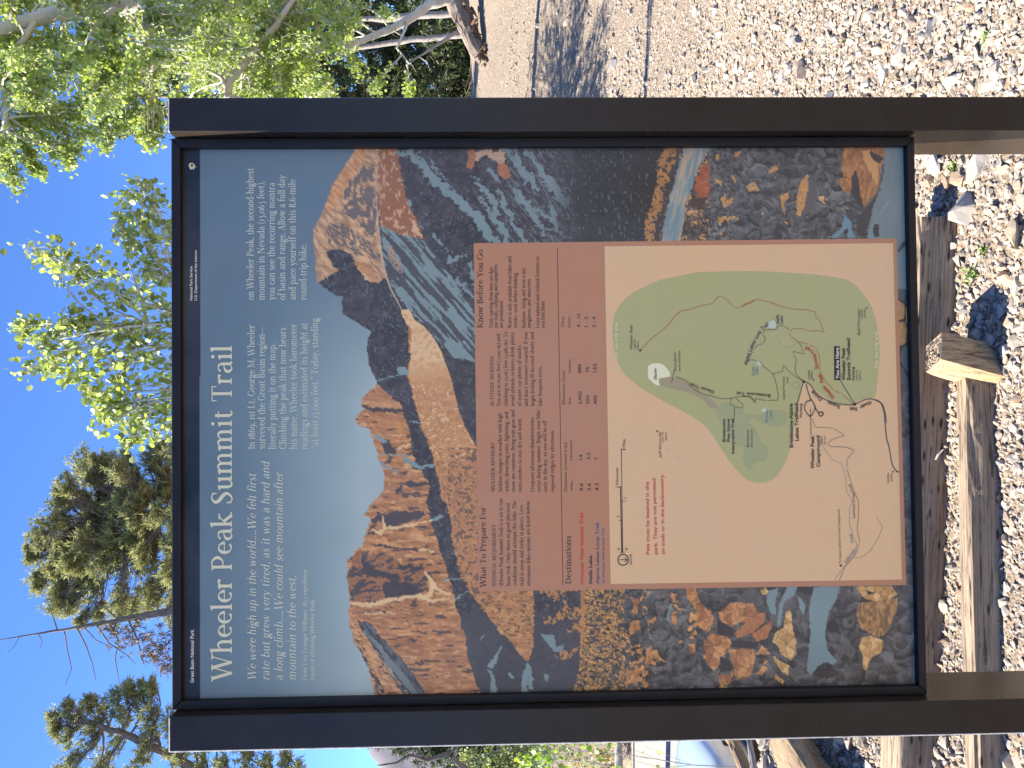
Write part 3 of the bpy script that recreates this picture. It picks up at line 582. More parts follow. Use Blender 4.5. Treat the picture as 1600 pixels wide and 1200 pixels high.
# backing tray and brackets behind the print
mb=MB(); mb.box(x0-tl_+.003,x1+tr_-.003,.0145,.034,z0-tb_+.003,z1+tt_-.003); mb.build('backing_tray',M_BACK,sign,bevel=.001)
for zz in (z0+.15,z1-.15):
    for xa,xb in ((pl1,x0-tl_+.003),(x1+tr_-.003,pr0)):
        mb=MB(); mb.box(xa-.0005,xb+.0005,.004,.03,zz-.03,zz+.03); mb.build('bracket',M_PAINT,sign)
# the print itself
nu,nv=550,737
U,V=np.meshgrid(np.linspace(x0-.0005,x1+.0005,nu),np.linspace(z0-.0005,z1+.0005,nv))
PX,PY=to_px(np.stack([U,U*0,V],-1))
hid=(PX>752)&(PX<1396)&(PY>384)&(PY<909)
use=np.zeros(hid.shape,bool); use[:]=~hid
art=np.zeros(U.shape+(3,))
_sel=np.nonzero(use)
# paint() works on 2-d arrays: feed it the used points as one row
art[_sel]=paint(PX[_sel][None,:],PY[_sel][None,:])[0]
cols=lin(art.reshape(-1,3))*INK
idx=-np.ones(U.size,int); ok=use.ravel(); idx[ok]=np.arange(ok.sum())
I=np.arange(U.size).reshape(U.shape); q=np.stack([I[:-1,:-1],I[:-1,1:],I[1:,1:],I[1:,:-1]],-1).reshape(-1,4)
q=q[ok[q].all(1)]
vv=np.stack([U.ravel(),np.zeros(U.size),V.ravel()],-1)[ok]
panel=put_obj('panel_print',new_mesh('panel_print',vv,idx[q],M_PRINT,cols=cols[ok]),sign)
tag(panel,'printed mountain landscape at sunrise under a hazy blue sky')
# flat sheets and printed shapes, laid one above the other
LIFT=.00025
def sheet(name, P, rgb, lv, parent=panel, label=None):
    w=[on_plane(x,y) for x,y in P]
    me=bpy.data.meshes.new(name); bm=bmesh.new(); vs_=[bm.verts.new((p[0],-LIFT*lv,p[2])) for p in w]
    f=bm.faces.new(vs_); f.normal_update()
    if f.normal.y>0: f.normal_flip()
    bmesh.ops.triangulate(bm,faces=[f]); bm.to_mesh(me); bm.free(); me.materials.append(ink(rgb)); o=put_obj(name,me,parent)
    if label: o['label']=label
    return o
def strip(mb, P, wpx, lv, dots=None):
    """printed line through photo points; dots=(on, off) lengths in photo px"""
    W_=[on_plane(x,y) for x,y in P]; P2=[np.array((w[0],w[2])) for w in W_]; s=1/924.
    seg=[]
    if dots is None:
        seg=[(a,b) for a,b in zip(P2[:-1],P2[1:])]
    else:
        on,off=dots[0]*s,dots[1]*s; pos=0
        for a,b in zip(P2[:-1],P2[1:]):
            L=np.linalg.norm(b-a); d=(b-a)/max(L,1e-9)
            while pos<L: seg.append((a+d*pos,a+d*min(pos+on,L))); pos+=on+off
            pos-=L
    for a,b in seg:
        d=b-a; L=np.linalg.norm(d)
        if L<1e-6: continue
        d/=L; n=np.array((-d[1],d[0]))*wpx*s/2; e=d*wpx*s*.25 if dots is None else 0
        c=[a-n-e,b-n+e,b+n+e,a+n-e]; mb.add([(p[0],-LIFT*lv,p[1]) for p in c],[(0,1,2,3)])
def smooth(P,n=5): return [(q[0],q[1]) for q in _cat([(a,b,0) for a,b in P],n)]
BOX=(180,126,98); MAPC=(219,179,140)
sheet('notice_box',[(747.5,924),(740,380),(1400.5,372.5),(1416,914)],BOX,1)
sheet('map_sheet',[(954,912.5),(944.5,385),(1395,380),(1409,905.5)],MAPC,2)
green=smooth([(1090,425.5),(1170,424),(1250,427.5),(1300,433),(1330,441),(1352,464),(1366,492),(1374,540),(1371,590),(1366,621),(1345,624),(1325,632),(1300,627),(1280,614),(1262,598),(1257,594),(1250,622),(1243,655),(1236,690),(1228,720),(1212,745),(1190,754.5),(1165,748),(1141,722),(1120,690),(1100,664),(1066,642),(1030,623),(998,603),(973,580),(961,550),(957.5,510),(965,482),(990,457),(1030,438)],4)
sheet('protected_area',green,(172,169,121),3)
sheet('map_pine_grove',smooth([(1118,640),(1130,630),(1150,632),(1165,645),(1185,648),(1210,640),(1229,645),(1228,660),(1215,667),(1198,664),(1180,655),(1170,658),(1182,672),(1190,692),(1200,700),(1196,720),(1180,722),(1172,735),(1166,728),(1160,712),(1163,700),(1150,695),(1140,672),(1125,660)],4),(158,161,121),4)
sheet('map_moraine',smooth([(1029,597),(1036,592),(1050,590),(1075,596),(1100,615),(1118,630),(1119,638),(1108,636),(1095,622),(1070,612),(1045,606),(1031,601)],4),(160,147,122),4)
sheet('map_glacier',smooth([(1012,572),(1020,568),(1034,569),(1045,580),(1046,588),(1037,590),(1029,592),(1030,602),(1022,600),(1012,590)],5),(226,222,192),5)
for P in ([(1197,508),(1206,500),(1212,505),(1210,514),(1201,512)],[(1180,563),(1187,565),(1190,571),(1184,571)],[(1188,642),(1193,637),(1197,640),(1195,645)],[(1208,521),(1210,521),(1210,523),(1208,523)]): sheet('map_lake',smooth(P,4),(186,198,184),5)
# trails and roads
z3=Zm(940,380,4.287); z4=Zm(1160,380,4.286); z5=Zm(940,640,4.286); z6b=Zm(1160,620,4.0)
RED=(168,62,44); NAV=(54,58,56); GRY=(112,106,102); DK=(44,42,44)
def lines(name, items, rgb, lv):
    mb=MB()
    for P,w,d in items: strip(mb,P,w,lv,d)
    o=mb.build(name,ink(rgb),panel); o['kind']='stuff'; return o
DT=(1.5,1.7)
lines('red_trail_line',[(z3((265,712),(320,650),(385,600),(445,550),(485,495),(530,455),(610,440),(660,420),(740,405),(785,355),(830,370),(880,425),(920,437),(960,405),(990,405),(1029,380)),1.6,DT),
 (z4((0,425),(40,400),(85,378),(115,378),(200,400),(280,432),(340,443),(440,447),(490,462),(485,490),(520,520),(530,560),(545,595),(500,585),(440,590),(390,570),(330,575),(313,590),(320,620),(370,660),(440,675),(490,700),(515,760),(515,850),(550,920),(610,985),(660,1005),(700,1040),(740,1075)),1.6,DT)],RED,5)
lines('dotted_trail_line',[(z3((497,895),(560,915),(600,965),(650,1000),(700,1015),(760,1030),(800,1043),(850,1040),(910,1030),(990,1022),(1029,1060)),1.7,DT),(z3((870,1040),(858,1075),(890,1095),(945,1105),(940,1075),(900,1040)),1.5,DT),
 (z4((0,1025),(50,1030),(85,1070),(85,1040),(160,1055),(235,1050),(240,1020),(225,940),(205,875),(265,860),(275,815),(300,850),(370,905),(410,925)),1.6,DT),(z4((205,875),(140,825),(110,790),(60,780),(35,785),(70,720),(100,680),(135,675),(155,635),(130,610),(150,580),(220,580),(240,550),(280,555),(310,580)),1.6,DT),
 (z4((380,665),(415,745),(340,725),(335,740),(360,780),(350,840),(360,880),(405,925)),1.5,DT),(z6b((435,140),(455,190),(560,195),(640,240),(560,265),(530,295),(550,310),(650,315),(700,335),(655,385),(650,440),(670,510),(695,590),(725,650),(725,740),(715,830),(733,905),(705,985),(640,1060),(605,1145)),1.2,(1.4,1.4))],NAV,5)
lines('thin_creek_line',[(z6b((500,310),(560,390),(620,420),(645,500),(650,590),(690,650),(668,700),(670,800),(690,860),(715,920),(695,1000),(630,1070),(575,1140)),.7,None),(z6b((840,755),(875,810),(850,880),(800,960),(750,1000),(695,1010)),.7,None),(z4((230,640),(270,690),(330,700),(370,660)),.6,None),(z4((345,930),(330,950),(340,975),(365,975),(380,950),(370,930),(345,930)),.8,None)],(150,146,128),4)
lines('road_line',[(smooth(z4((410,925),(450,945),(490,1000),(540,1040),(620,1070),(700,1082),(750,1078),(830,1045),(890,1050),(935,1080),(955,1140),(962,1200))),1.6,None),(smooth(z6b((890,150),(900,260),(915,310),(935,420),(960,462),(975,470))),1.6,None),(smooth(z6b((830,18),(865,40),(885,100),(890,150))),1.6,None),
 (smooth(z4((425,945),(440,1000),(455,1050),(430,1060),(415,1105),(440,1150),(460,1155),(485,1110),(480,1080),(455,1040))),1.6,None),(smooth(z4((485,1100),(505,1130),(520,1158),(540,1145),(530,1130),(510,1135))),1.6,None)],GRY,5)
lines('leader_line',[(z4((655,920),(748,1075)),.9,None),(z4((408,925),(365,1070)),1.0,None),(z3((487,850),(468,930)),.9,None),(z3((890,1100),(884,1200)),.8,None),(z6b((424,75),(428,240)),.9,None)],(70,66,62),6)
lines('scale_bar',[([(971.5,863),(969.5,761)],1.6,None),([(973,863),(970.8,702)],1.1,None),([(969,863),(976,862.6)],1,None),([(965.5,760.5),(971,760.5)],1,None),([(969.5,702),(977,701.6)],1,None),([(967,813),(972,813)],.8,None),([(971,783),(977,783)],.8,None)],DK,3)
_c=(973.6,874.5)
lines('compass_ring',[([( _c[0]+8.2*math.cos(a*.3142),_c[1]+8.6*math.sin(a*.3142)) for a in range(21)],1.6,None),([(967.5,874.5),(979.5,874.5)],1.1,None),([(976,870.8),(980,874.5),(976,878.2)],1.1,None)],DK,3)
lines('box_rule',[([(871,388.5),(879.6,914.5)],1.1,None)],(92,62,50),2)
def dotp(x,y,r): return [(x+r*math.cos(a*.6283),y+r*math.sin(a*.6283)) for a in range(10)]
for x,y,r in ((1000,547.6,1.8),(1255.6,596.3,2.2),(1334.9,631.5,2.3),(1353.7,481.5,1.2),(1026.6,673.7,1.4),(1395,736.8,1.2),(1271,594,1.2)): sheet('map_dot',dotp(x,y,r),(30,28,30),7)
sheet('map_arrow',[(1312.5,880),(1312.5,886.5),(1309.5,883.2)][:0] or z6b((601,1053),(620,1045),(620,1062)),(30,28,30),4)
sheet('label_box',z4((614,917),(612,690),(649,690),(655,917)),(30,28,28),5)
# arrowhead emblem in the black band
sheet('arrowhead_emblem',Zm(240,140,6)((328,712),(340,690),(360,686),(385,700),(390,725),(378,752),(365,742),(345,752),(340,735)),(196,190,176),2)
sheet('arrowhead_emblem_mark',Zm(240,140,6)((350,700),(370,700),(372,722),(350,724)),(70,66,62),3)
sheet('arrowhead_emblem_tip',Zm(240,140,6)((395,716),(405,722),(396,730)),(196,190,176),2)
# scratches somebody cut into the film
lines('scratch_mark',[(z5(*p),.45,None) for p in (((430,310),(440,270),(525,240)),((440,270),(480,268)),((515,375),(512,320),(510,365)),((445,205),(525,185),(450,180)),((470,155),(520,150)),((500,120),(500,150)),((460,140),(462,115),(485,110),(490,135),(470,140)),((490,125),(530,105)),((490,135),(528,145)),((380,350),(395,330),(420,318)),((385,290),(402,270)),((388,250),(400,225)),((516,318),(480,322)))],(232,206,172),4)

# lettering -----------------------------------------------------------------
_font={}
def sans_line(s, bold=0.0, shear=0.0):
    cu=bpy.data.curves.new('t','FONT'); cu.body=s; cu.size=1; cu.offset=bold; cu.shear=shear; cu.resolution_u=3
    o=bpy.data.objects.new('t',cu); COL.objects.link(o)
    dg=bpy.context.evaluated_depsgraph_get(); dg.update(); oe=o.evaluated_get(dg); me=oe.to_mesh()
    v=[tuple(p.co)[:2] for p in me.vertices]; f=[tuple(p.vertices) for p in me.polygons]; oe.to_mesh_clear()
    bpy.data.objects.remove(o); bpy.data.curves.remove(cu)
    xs=[p[0] for p in v] or [0,1]; x_0=min(xs); return max(xs)-x_0,[(a-x_0,b) for a,b in v],f
def write(mb, s, x_0,y_0,x_1,y_1, em, lv, sans=False, wk=1.0, skew=0., bold=0., fit=None):
    A=on_plane(x_0,y_0); B=on_plane(x_1,y_1); A=np.array((A[0],A[2])); B=np.array((B[0],B[2])); d=B-A; L=np.linalg.norm(d); d/=L; n=np.array((-d[1],d[0])); e=em/924.
    if sans:
        w,v,f=sans_line(s,bold,skew); k=L/w; pts=[A+d*a*k+n*b*e for a,b in v]
        mb.add([(p[0],-LIFT*lv,p[1]) for p in pts],f)
    else:
        w,polys=serif_line(s,wk,skew); k=L/w
        for P,l in polys:
            pts=[A+d*a*k+n*b*e for a,b in P]; mb.add([(p[0],-LIFT*lv-l*.00004,p[1]) for p in pts],[tuple(range(len(P)))])
def block(name, rgb, rows, **k):
    mb=MB()
    for r in rows:
        kk=dict(k); 
        if len(r)>7: kk.update(r[7])
        write(mb,*r[:7],**kk) if False else write(mb,r[0],r[1],r[2],r[3],r[4],r[5],r[6],**kk)
    o=mb.build(name,ink(rgb),panel); o['kind']='stuff'; return o
CREAM=(196,196,178); PALE=(172,184,184); TXT=(44,34,34)
block('title_lettering',(208,204,182),[('Wheeler Peak Summit Trail',362.6,1064,362.6,539,46,3)],wk=1.12)
block('quote_lettering',(196,201,190),[('We were high up in the world....We felt first',400.3,1063,400.3,740,18.8,3),('rate but grew very tired, as it was a hard and',421.3,1063,421.3,721,18.8,3),('a long climb....We could see mountain after',442,1063,442,738.5,18.8,3),('mountain to the west.',462.6,1063,462.6,898.7,18.8,3)],wk=1.1,skew=.2)
block('credit_lettering',(200,206,200),[('From Ezra Granger Williams’ 1855 expedition',479.6,1063,479.6,889.8,9.8,3),('report of climbing Wheeler Peak',491.3,1063,491.3,936.6,9.8,3)],wk=1.15)
block('history_lettering',(194,200,194),[('In 1869, 1st Lt. George M. Wheeler',398.5,702,398,507.5,16,3),('surveyed the Great Basin region—',414.4,702,414,510.6,16,3),('literally putting it on the map.',431,702,430.6,536,16,3),('Climbing the peak that now bears',447.5,702,447,511.7,16,3),('his name, Wheeler took barometer',464,702,463.6,505.8,16,3),('readings and estimated its height at',480.8,702,480.2,504.4,16,3),('“at least 13,000 feet.” Today, standing',497.6,701.5,497,496.7,16,3),
 ('on Wheeler Peak, the second-highest',396.8,469,396.3,262.6,16,3),('mountain in Nevada (13,063 feet),',413.6,469,413.1,282.7,16,3),('you can see the recurring mantra',429.8,469,429.3,285.5,16,3),('of basin and range. Allow a full day',446.1,469,445.5,273.6,16,3),('and pace yourself on this 8.6-mile',462.4,469,461.9,280,16,3),('round-trip hike.',479,469,478.8,380.3,16,3)],wk=1.12)
block('notice_heading_lettering',(40,30,30),[('Know Before You Go',754.6,512.8,754.6,389.8,13.6,2),('What To Prepare For',759.5,917.4,759,791.7,13.8,2),('Destinations',892.6,912.5,892.2,836.4,13.4,2)],wk=1.1)
S9=8.9
block('notice_lettering',TXT,[('Trails starting from here are day-',770.2,512.8,770,416,S9,2),('use trails; camping and campfires',777.6,512.8,777.2,413.2,S9,2),('are prohibited.',786,512.8,786,469,S9,2),('Water is only available from lakes and',799.4,512.8,799,400.3,S9,2),('creeks—treat before drinking.',808.1,512.8,808,424.8,S9,2),('Sunburn—bring and wear a hat,',821,512.8,820.8,417.4,S9,2),('sunglasses, and sunscreen.',829.2,512.8,829,434.6,S9,2),('Leave natural and cultural features as',842.8,512.8,842.4,400.8,S9,2),('you find them.',851,512.8,850.8,469,S9,2),
 ('ALTITUDE SICKNESS',771.5,634.8,771.2,556.6,S9-.6,2),('You are at 10,161 feet (3,097 m) and',782,634.8,781.6,521.6,S9,2),('climbing to 13,063 feet (3,982 m). To',793.2,634.8,792.8,518.6,S9,2),('avoid altitude sickness drink plenty',803.8,634.8,803.2,518.6,S9,2),('of water, eat plenty of snacks,',814.5,634.8,814.2,538,S9,2),('and don’t overexert yourself. If you',824.9,634.8,824.2,518.8,S9,2),('begin feeling ill descend slowly and',835,634.8,834.2,518.6,S9,2),('take frequent rests.',846.8,634.8,846.4,572,S9,2),
 ('PHYSICAL REQUIREMENT',775.2,915.4,774.6,819,S9-.4,2),('Wheeler Peak Summit Trail is a six to ten',786.3,915.4,785.4,778.4,S9,2),('hour trek. Only those in good physical',797.2,915.4,796.4,786,S9,2),('condition should attempt this hike. The',807.2,915.4,806.4,782,S9,2),('trail is steep and rocky in places. Less',818.2,915.4,817.4,789.3,S9,2),('strenuous hike options are listed below.',828.8,915.4,827.8,781.3,S9,2),
 ('WEATHER ADVISORY',773.2,768.5,772.8,690.7,S9-.6,2),('Sudden changes in weather with high',784.6,768.5,783.8,645.3,S9,2),('winds, drenching rains, lightning, and',794.7,768.5,794,643,S9,2),('snow are common. Bring rain gear and',804.8,768.5,804,640,S9,2),('extra clothes to stay dry and warm.',815.3,768.5,814.6,652.6,S9,2),('Frequent afternoon thunderstorms',834.8,768.5,834.2,651.6,S9,2),('occur during summer. Begin your hike',844.6,768.5,843.8,640,S9,2),('early in the day, so you will be off',854.8,768.5,854,657,S9,2),('exposed ridges by afternoon.',866,768.5,865.4,671.4,S9,2)],wk=1.15)
b0=dict(bold=.0)
block('table_lettering',(58,42,38),[('Elevation Gain',883,631.7,882.6,580,7,2),('feet',892.2,631.7,892,620,6.4,2),('meters',892,582.7,891.8,561.7,6.4,2),('Time',881.8,511.6,881.6,494.8,7,2),('hours',891.2,511.6,891,494.8,6.4,2),('Distance (round trip)',886.1,767.6,885.4,691.5,7,2),('miles',895,766.8,895,751.6,6.4,2),('kilometers',894.4,719.2,894.1,687,6.4,2),('2,902',909,631.7,909,611,7.2,2,dict(bold=.012)),('250',920.8,631.7,920.7,617.7,7.2,2,dict(bold=.012)),('400',932.5,631.7,932.4,617.7,7.2,2,dict(bold=.012)),('885',908.2,582.7,908,568.7,7.2,2,dict(bold=.012)),('76',920.1,582,920,573,7.2,2,dict(bold=.012)),('122',931.9,582,931.7,568,7.2,2,dict(bold=.012)),('4 - 10',906.8,511.6,906.5,490,7.2,2,dict(bold=.012)),('1 - 2',918.3,511,918,494.8,7.2,2,dict(bold=.012)),('2 - 4',930.8,511.6,930.5,494.8,7.2,2,dict(bold=.012)),
 ('8.6',910.8,766.8,910.7,754.8,7.2,2,dict(bold=.012)),('2.6',922.9,766.8,922.8,754.8,7.2,2,dict(bold=.012)),('4.3',935,766.8,934.9,754.8,7.2,2,dict(bold=.012)),('14',910,718.5,910,710,7.2,2,dict(bold=.012)),('3.2',922.2,718,922,707,7.2,2,dict(bold=.012)),('7',934.1,718,934,714,7.2,2,dict(bold=.012))],sans=True)
BO=.022
block('red_trail_name_lettering',(196,52,48),[('Wheeler Peak Summit Trail',912,913.7,911,801.4,7.3,2)],sans=True,bold=BO)
block('stella_lake_lettering',(40,38,66),[('Stella Lake',925.3,912.5,925,867.8,7.3,2)],sans=True,bold=BO)
block('loop_trail_name_lettering',(62,84,122),[('Alpine Lakes Loop Trail',936.2,912.5,935.6,816.9,7.3,2),('via Wheeler Peak Summit Trail',944.8,911.8,944,824.8,5.2,2,dict(bold=.012))],sans=True,bold=BO)
block('band_lettering',(206,206,200),[('Great Basin National Park',303,1066.5,303,983.5,7.4,2),('National Park Service',300.8,469.5,300.6,416,5.6,2),('U.S. Department of the Interior',308,469.5,307.8,390.5,5.6,2)],sans=True,bold=.016)
block('pets_lettering',(196,58,46),[p for p in (('Pets must be leashed in the',1014.8,866.2,1013.6,752.8,7.6,3),('park. They are not permitted',1027.2,866.2,1024.2,747.5,7.6,3),('on trails or in the backcountry.',1038.6,866.2,1036.5,740.5,7.6,3))],sans=True,bold=BO)
def Z1(z,a,b): return z((a,b))[0]
def tl(s,z,a,b,c,d,em,lv=6,**k): p=Z1(z,a,b); q=Z1(z,c,d); return (s,p[0],p[1],q[0],q[1],em,lv,k)
block('map_name_lettering',(42,38,38),[
 tl('Wheeler Peak',z3,206,712,206,548,5.82,skew=.2),tl('Bristlecone',z5,828,215,826,62,6.50,bold=.02),tl('Pine Grove',z5,858,215,856,62,6.50,bold=.02),tl('Interpretive Trail',z5,888,295,886,62,6.50,bold=.02),
 tl('Bristlecone-Alpine',z6b,315,318,312,42,7.84,bold=.02),tl('Lakes Trailhead',z6b,350,275,346,42,7.84,bold=.02),tl('Parking',z6b,372,128,371,42,5.82,bold=.01),
 tl('Wheeler Peak',z6b,448,450,446,242,7.84,bold=.02),tl('Campground',z6b,484,438,481,242,7.84,bold=.02),
 tl('Wheeler Peak',z4,688,918,685,700,7.84,bold=.02),tl('Summit Trailhead',z4,722,918,718,637,7.84,bold=.02),tl('Parking',z4,749,918,747,828,5.82,bold=.01),
 tl('Glacier',z3,368,915,366,835,6.05,bold=.02,skew=.2),tl('Peak',z5,398,180,397,150,5.60,skew=.2),
 tl('1 Kilometer',z5,113,520,111,385,6.05),tl('1 Mile',z5,160,270,158,197,6.05),tl('.5',z5,118,725,118,710,5.82),tl('.5',z5,165,600,165,588,5.82),tl('0',z5,123,940,123,925,5.82),tl('0',z5,174,940,174,925,5.82),tl('North',z5,204,1035,202,968,6.05)],sans=True)
block('map_small_lettering',(78,72,64),[
 tl('13063ft',z3,228,712,227,645,4.26),tl('3982m',z3,249,712,248,655,4.26),tl('Rock glacier',z3,500,858,497,728,5.60,skew=.25),tl('and moraine',z3,528,858,526,720,5.60,skew=.25),tl('Bristlecone',z5,986,252,984,135,5.60,skew=.25),tl('Pine Grove',z5,1012,252,1010,135,5.60,skew=.25),
 tl('12771ft',z5,416,218,414,150,4.26),tl('3893m',z5,438,208,437,150,4.26),tl('Jeff Davis',z5,400,325,398,190,5.60,skew=.2),tl('9886ft',z6b,499,302,498,245,4.26),tl('3013m',z6b,519,300,518,245,4.26),tl('10161ft',z4,770,918,769,850,4.26),tl('3097m',z4,793,918,792,858,4.26),
 tl('Bald Mountain',z4,787,617,785,440,6.05,skew=.25),tl('11562ft',z4,803,508,802,442,4.26),tl('3524m',z4,823,500,822,442,4.26),tl('10000ft',z4,452,913,451,847,4.26),tl('3049m',z4,470,913,469,855,4.26),tl('10000ft',z6b,916,540,915,475,4.26),tl('3049m',z6b,937,530,936,475,4.26),
 tl('To Upper Lehman Creek Campground',z6b,616,1040,606,703,4.82),tl('Lehman Creek',z6b,703,755,700,590,6.05),tl('Trail',z6b,693,590,672,545,6.05),tl('Island Forest',z4,284,1045,281,893,5.60),tl('Trail',z4,309,940,308,897,5.60)],sans=True)
block('label_box_lettering',(222,216,200),[tl('You Are Here',z4,645,910,642,700,7.4,lv=7)],sans=True,bold=BO)
block('day_use_lettering',(214,210,172),[tl('Day use only area',z3,105,780,104,530,7.68,lv=6),tl('Day use only area',z4,900,838,903,590,7.68,lv=6)],sans=True,bold=BO)
block('summit_trail_lettering',(182,62,48),[tl('Wheeler',z4,620,1030,545,950,8.19),tl('Peak',z4,545,930,520,870,8.19),tl('Summit',z4,508,842,490,738,8.19),tl('Trail',z4,486,724,428,690,8.19)],sans=True,bold=BO)
block('lakes_trail_lettering',(54,66,88),[tl('Alpine',z4,30,820,52,738,8.19),tl('Lakes',z4,58,728,90,655,8.19),tl('Loop',z4,98,645,125,592,8.19),tl('Trail',z4,133,585,176,548,8.19),tl('Stella',z4,244,540,242,478,6.91),tl('Lake',z4,270,540,269,488,6.91)],sans=True,bold=.014)
block('lake_name_lettering',(96,138,150),[tl('Teresa',z4,82,893,80,825,6.91),tl('Lake',z4,106,880,104,830,6.91),tl('Brown',z6b,160,158,158,85,6.91),tl('Lake',z6b,186,135,184,85,6.91),tl('Lehman',z6b,650,1038,705,960,6.91),tl('Creek',z6b,695,912,682,852,6.91)],sans=True,bold=.01)
# these names run the other way round
block('scenic_drive_lettering',(42,38,38),[tl('Wheeler',z4,858,1052,782,1092,7.94),tl('Peak',z4,765,1098,716,1100,7.94),tl('Scenic',z4,655,1088,570,1055,7.94),tl('Drive',z4,535,1040,468,985,7.94)],sans=True,bold=.016)
block('reversed_trail_lettering',(42,40,38),[tl('Glacier Trail',z3,755,990,598,935,7.42),tl('Trail',z3,960,998,905,994,7.17),tl('Bristlecone',z4,186,1012,30,998,7.17)],sans=True,bold=.01)
# ----------------------------------------------------------------------------
# ground, parking lot road, hill
# ----------------------------------------------------------------------------
rng=np.random.default_rng(7); random.seed(7)
def sstep(t): t=np.clip(t,0,1); return t*t*(3-2*t)
def hgt(x,y):
    x=np.asarray(x,float); y=np.asarray(y,float); d=y-CAM[1]
    right=sstep((x+1.0)/3.0)
    z=right*1.92*sstep((d-4.8)/9.0)
    left=1-right
    z=z-1.18*sstep((d-4.3)/2.6)*sstep((-x-.6)/1.6)*left
    z=z+left*3.4*sstep((d-15.6)/7.0)+right*2.2*sstep((d-18)/22)
    z=z+1.5*sstep((d-30)/60)
    b=(fbm(x*.5+9,y*.5,5,4)-.5)*.16*sstep((d-4)/4)*(1-left*((d>9)&(d<15.6)))
    s=(fbm(x*3,y*3,6,3)-.5)*.03
    return z+b+s
def axis(a,b,fine,coarse,c0,c1):
    v=[a]
    while v[-1]<b:
        x=v[-1]; dd=0 if c0<=x<=c1 else min(abs(x-c0),abs(x-c1)); v.append(x+fine+(coarse)*dd)
    return np.array(v)
gx=np.sort(np.concatenate([-axis(0,320,.045,.09,0,3)[1:],axis(0,320,.045,.09,0,3)])); gy=axis(-6,700,.045,.05,.4,4)
gy=np.sort(np.concatenate([gy,-6-axis(0,40,.5,.4,0,1)[1:]]))
GX,GY=np.meshgrid(gx,gy); GZ=hgt(GX,GY)
I=np.arange(GX.size).reshape(GX.shape); q=np.stack([I[:-1,:-1],I[:-1,1:],I[1:,1:],I[1:,:-1]],-1).reshape(-1,4)
m=N('dirt_and_fines'); co=m.coord(); n1=m.noise(co,.8,6); n2=m.noise(co,14,8,.7); n3=m.noise(co,120,6,.75)
vor=m.n('ShaderNodeTexVoronoi'); vor.inputs['Scale'].default_value=70; m.l(co,vor.inputs['Vector']); vc=m.n('ShaderNodeSeparateColor'); m.l(vor.outputs['Color'],vc.inputs[0])
dirt=m.mixc(m.ramp(n1,(.35,0.),(.65,1.)),(.185,.140,.098),(.245,.19,.135)); dirt=m.mixc(m.ramp(n2,(.35,0.),(.7,.6)),dirt,(.125,.093,.066))
dirt=m.mixc(m.ramp(n3,(.45,0.),(.62,.55)),dirt,(.32,.27,.215)); pb=m.ramp(vc.outputs[0],(.80,0.),(.84,1.)); dirt=m.mixc(pb,dirt,(.34,.30,.26))
n4=m.noise(co,38,7,.8); dirt=m.mixc(m.ramp(n4,(.52,0.),(.64,.7)),dirt,(.13,.10,.075)); m.base(dirt); m.rough(.95); m.bump(m.mixc(.5,n3,m.ramp(vor.outputs['Distance'],(0.,1.),(.6,0.))),.9,.012); M_DIRT=m.m
ground=put_obj('ground',new_mesh('ground',np.stack([GX,GY,GZ],-1).reshape(-1,3),q,M_DIRT,smooth=True)); tag(ground,kind='structure')
# asphalt of the lot: a strip 4 mm+ above the dirt, left
m=N('worn_asphalt'); co=m.coord(); n1=m.noise(co,.6,5); n2=m.noise(co,90,5,.8)
m.base(m.mixc(m.ramp(n2,(.3,0.),(.7,.7)),m.mixc(m.ramp(n1,(.3,0.),(.7,1.)),(.17,.16,.155),(.22,.205,.195)),(.30,.285,.27))); m.rough(.9); m.bump(n2,.5,.004)
rx=np.linspace(-40,-2.6,90); ry=np.linspace(7.6,14.2,24); RX,RY=np.meshgrid(rx,ry); RZ=hgt(RX,RY); RZ=np.maximum(RZ+.012,-1.155)
I=np.arange(RX.size).reshape(RX.shape); q=np.stack([I[:-1,:-1],I[:-1,1:],I[1:,1:],I[1:,:-1]],-1).reshape(-1,4)
road=put_obj('road',new_mesh('road',np.stack([RX,RY,RZ],-1).reshape(-1,3),q,m.m,smooth=True)); tag(road,kind='structure')
# far grey mountain seen through the branches at the left
hx,hy=np.meshgrid(np.linspace(-700,150,120),np.linspace(420,640,40)); hz=sstep((hy-420)/120)*(150+50*fbm(hx/120,hy/90,9,5)+35*np.clip((-hx)/300,0,1.2))*(.75+.5*fbm(hx/60,hy/60,11,5))*.40*np.clip(1.15-np.abs(hx+260)/520,0,1)
m=N('far_rock_slope'); co=m.coord(); a=m.noise(co,.03,7,.7); m.base(m.ramp(a,(.35,(.095,.09,.105)),(.6,(.15,.14,.16)))); m.rough(1.0)
I=np.arange(hx.size).reshape(hx.shape); q=np.stack([I[:-1,:-1],I[:-1,1:],I[1:,1:],I[1:,:-1]],-1).reshape(-1,4)
hill=put_obj('hill',new_mesh('hill',np.stack([hx,hy,hz-8],-1).reshape(-1,3),q,m.m,smooth=True)); tag(hill,kind='structure')

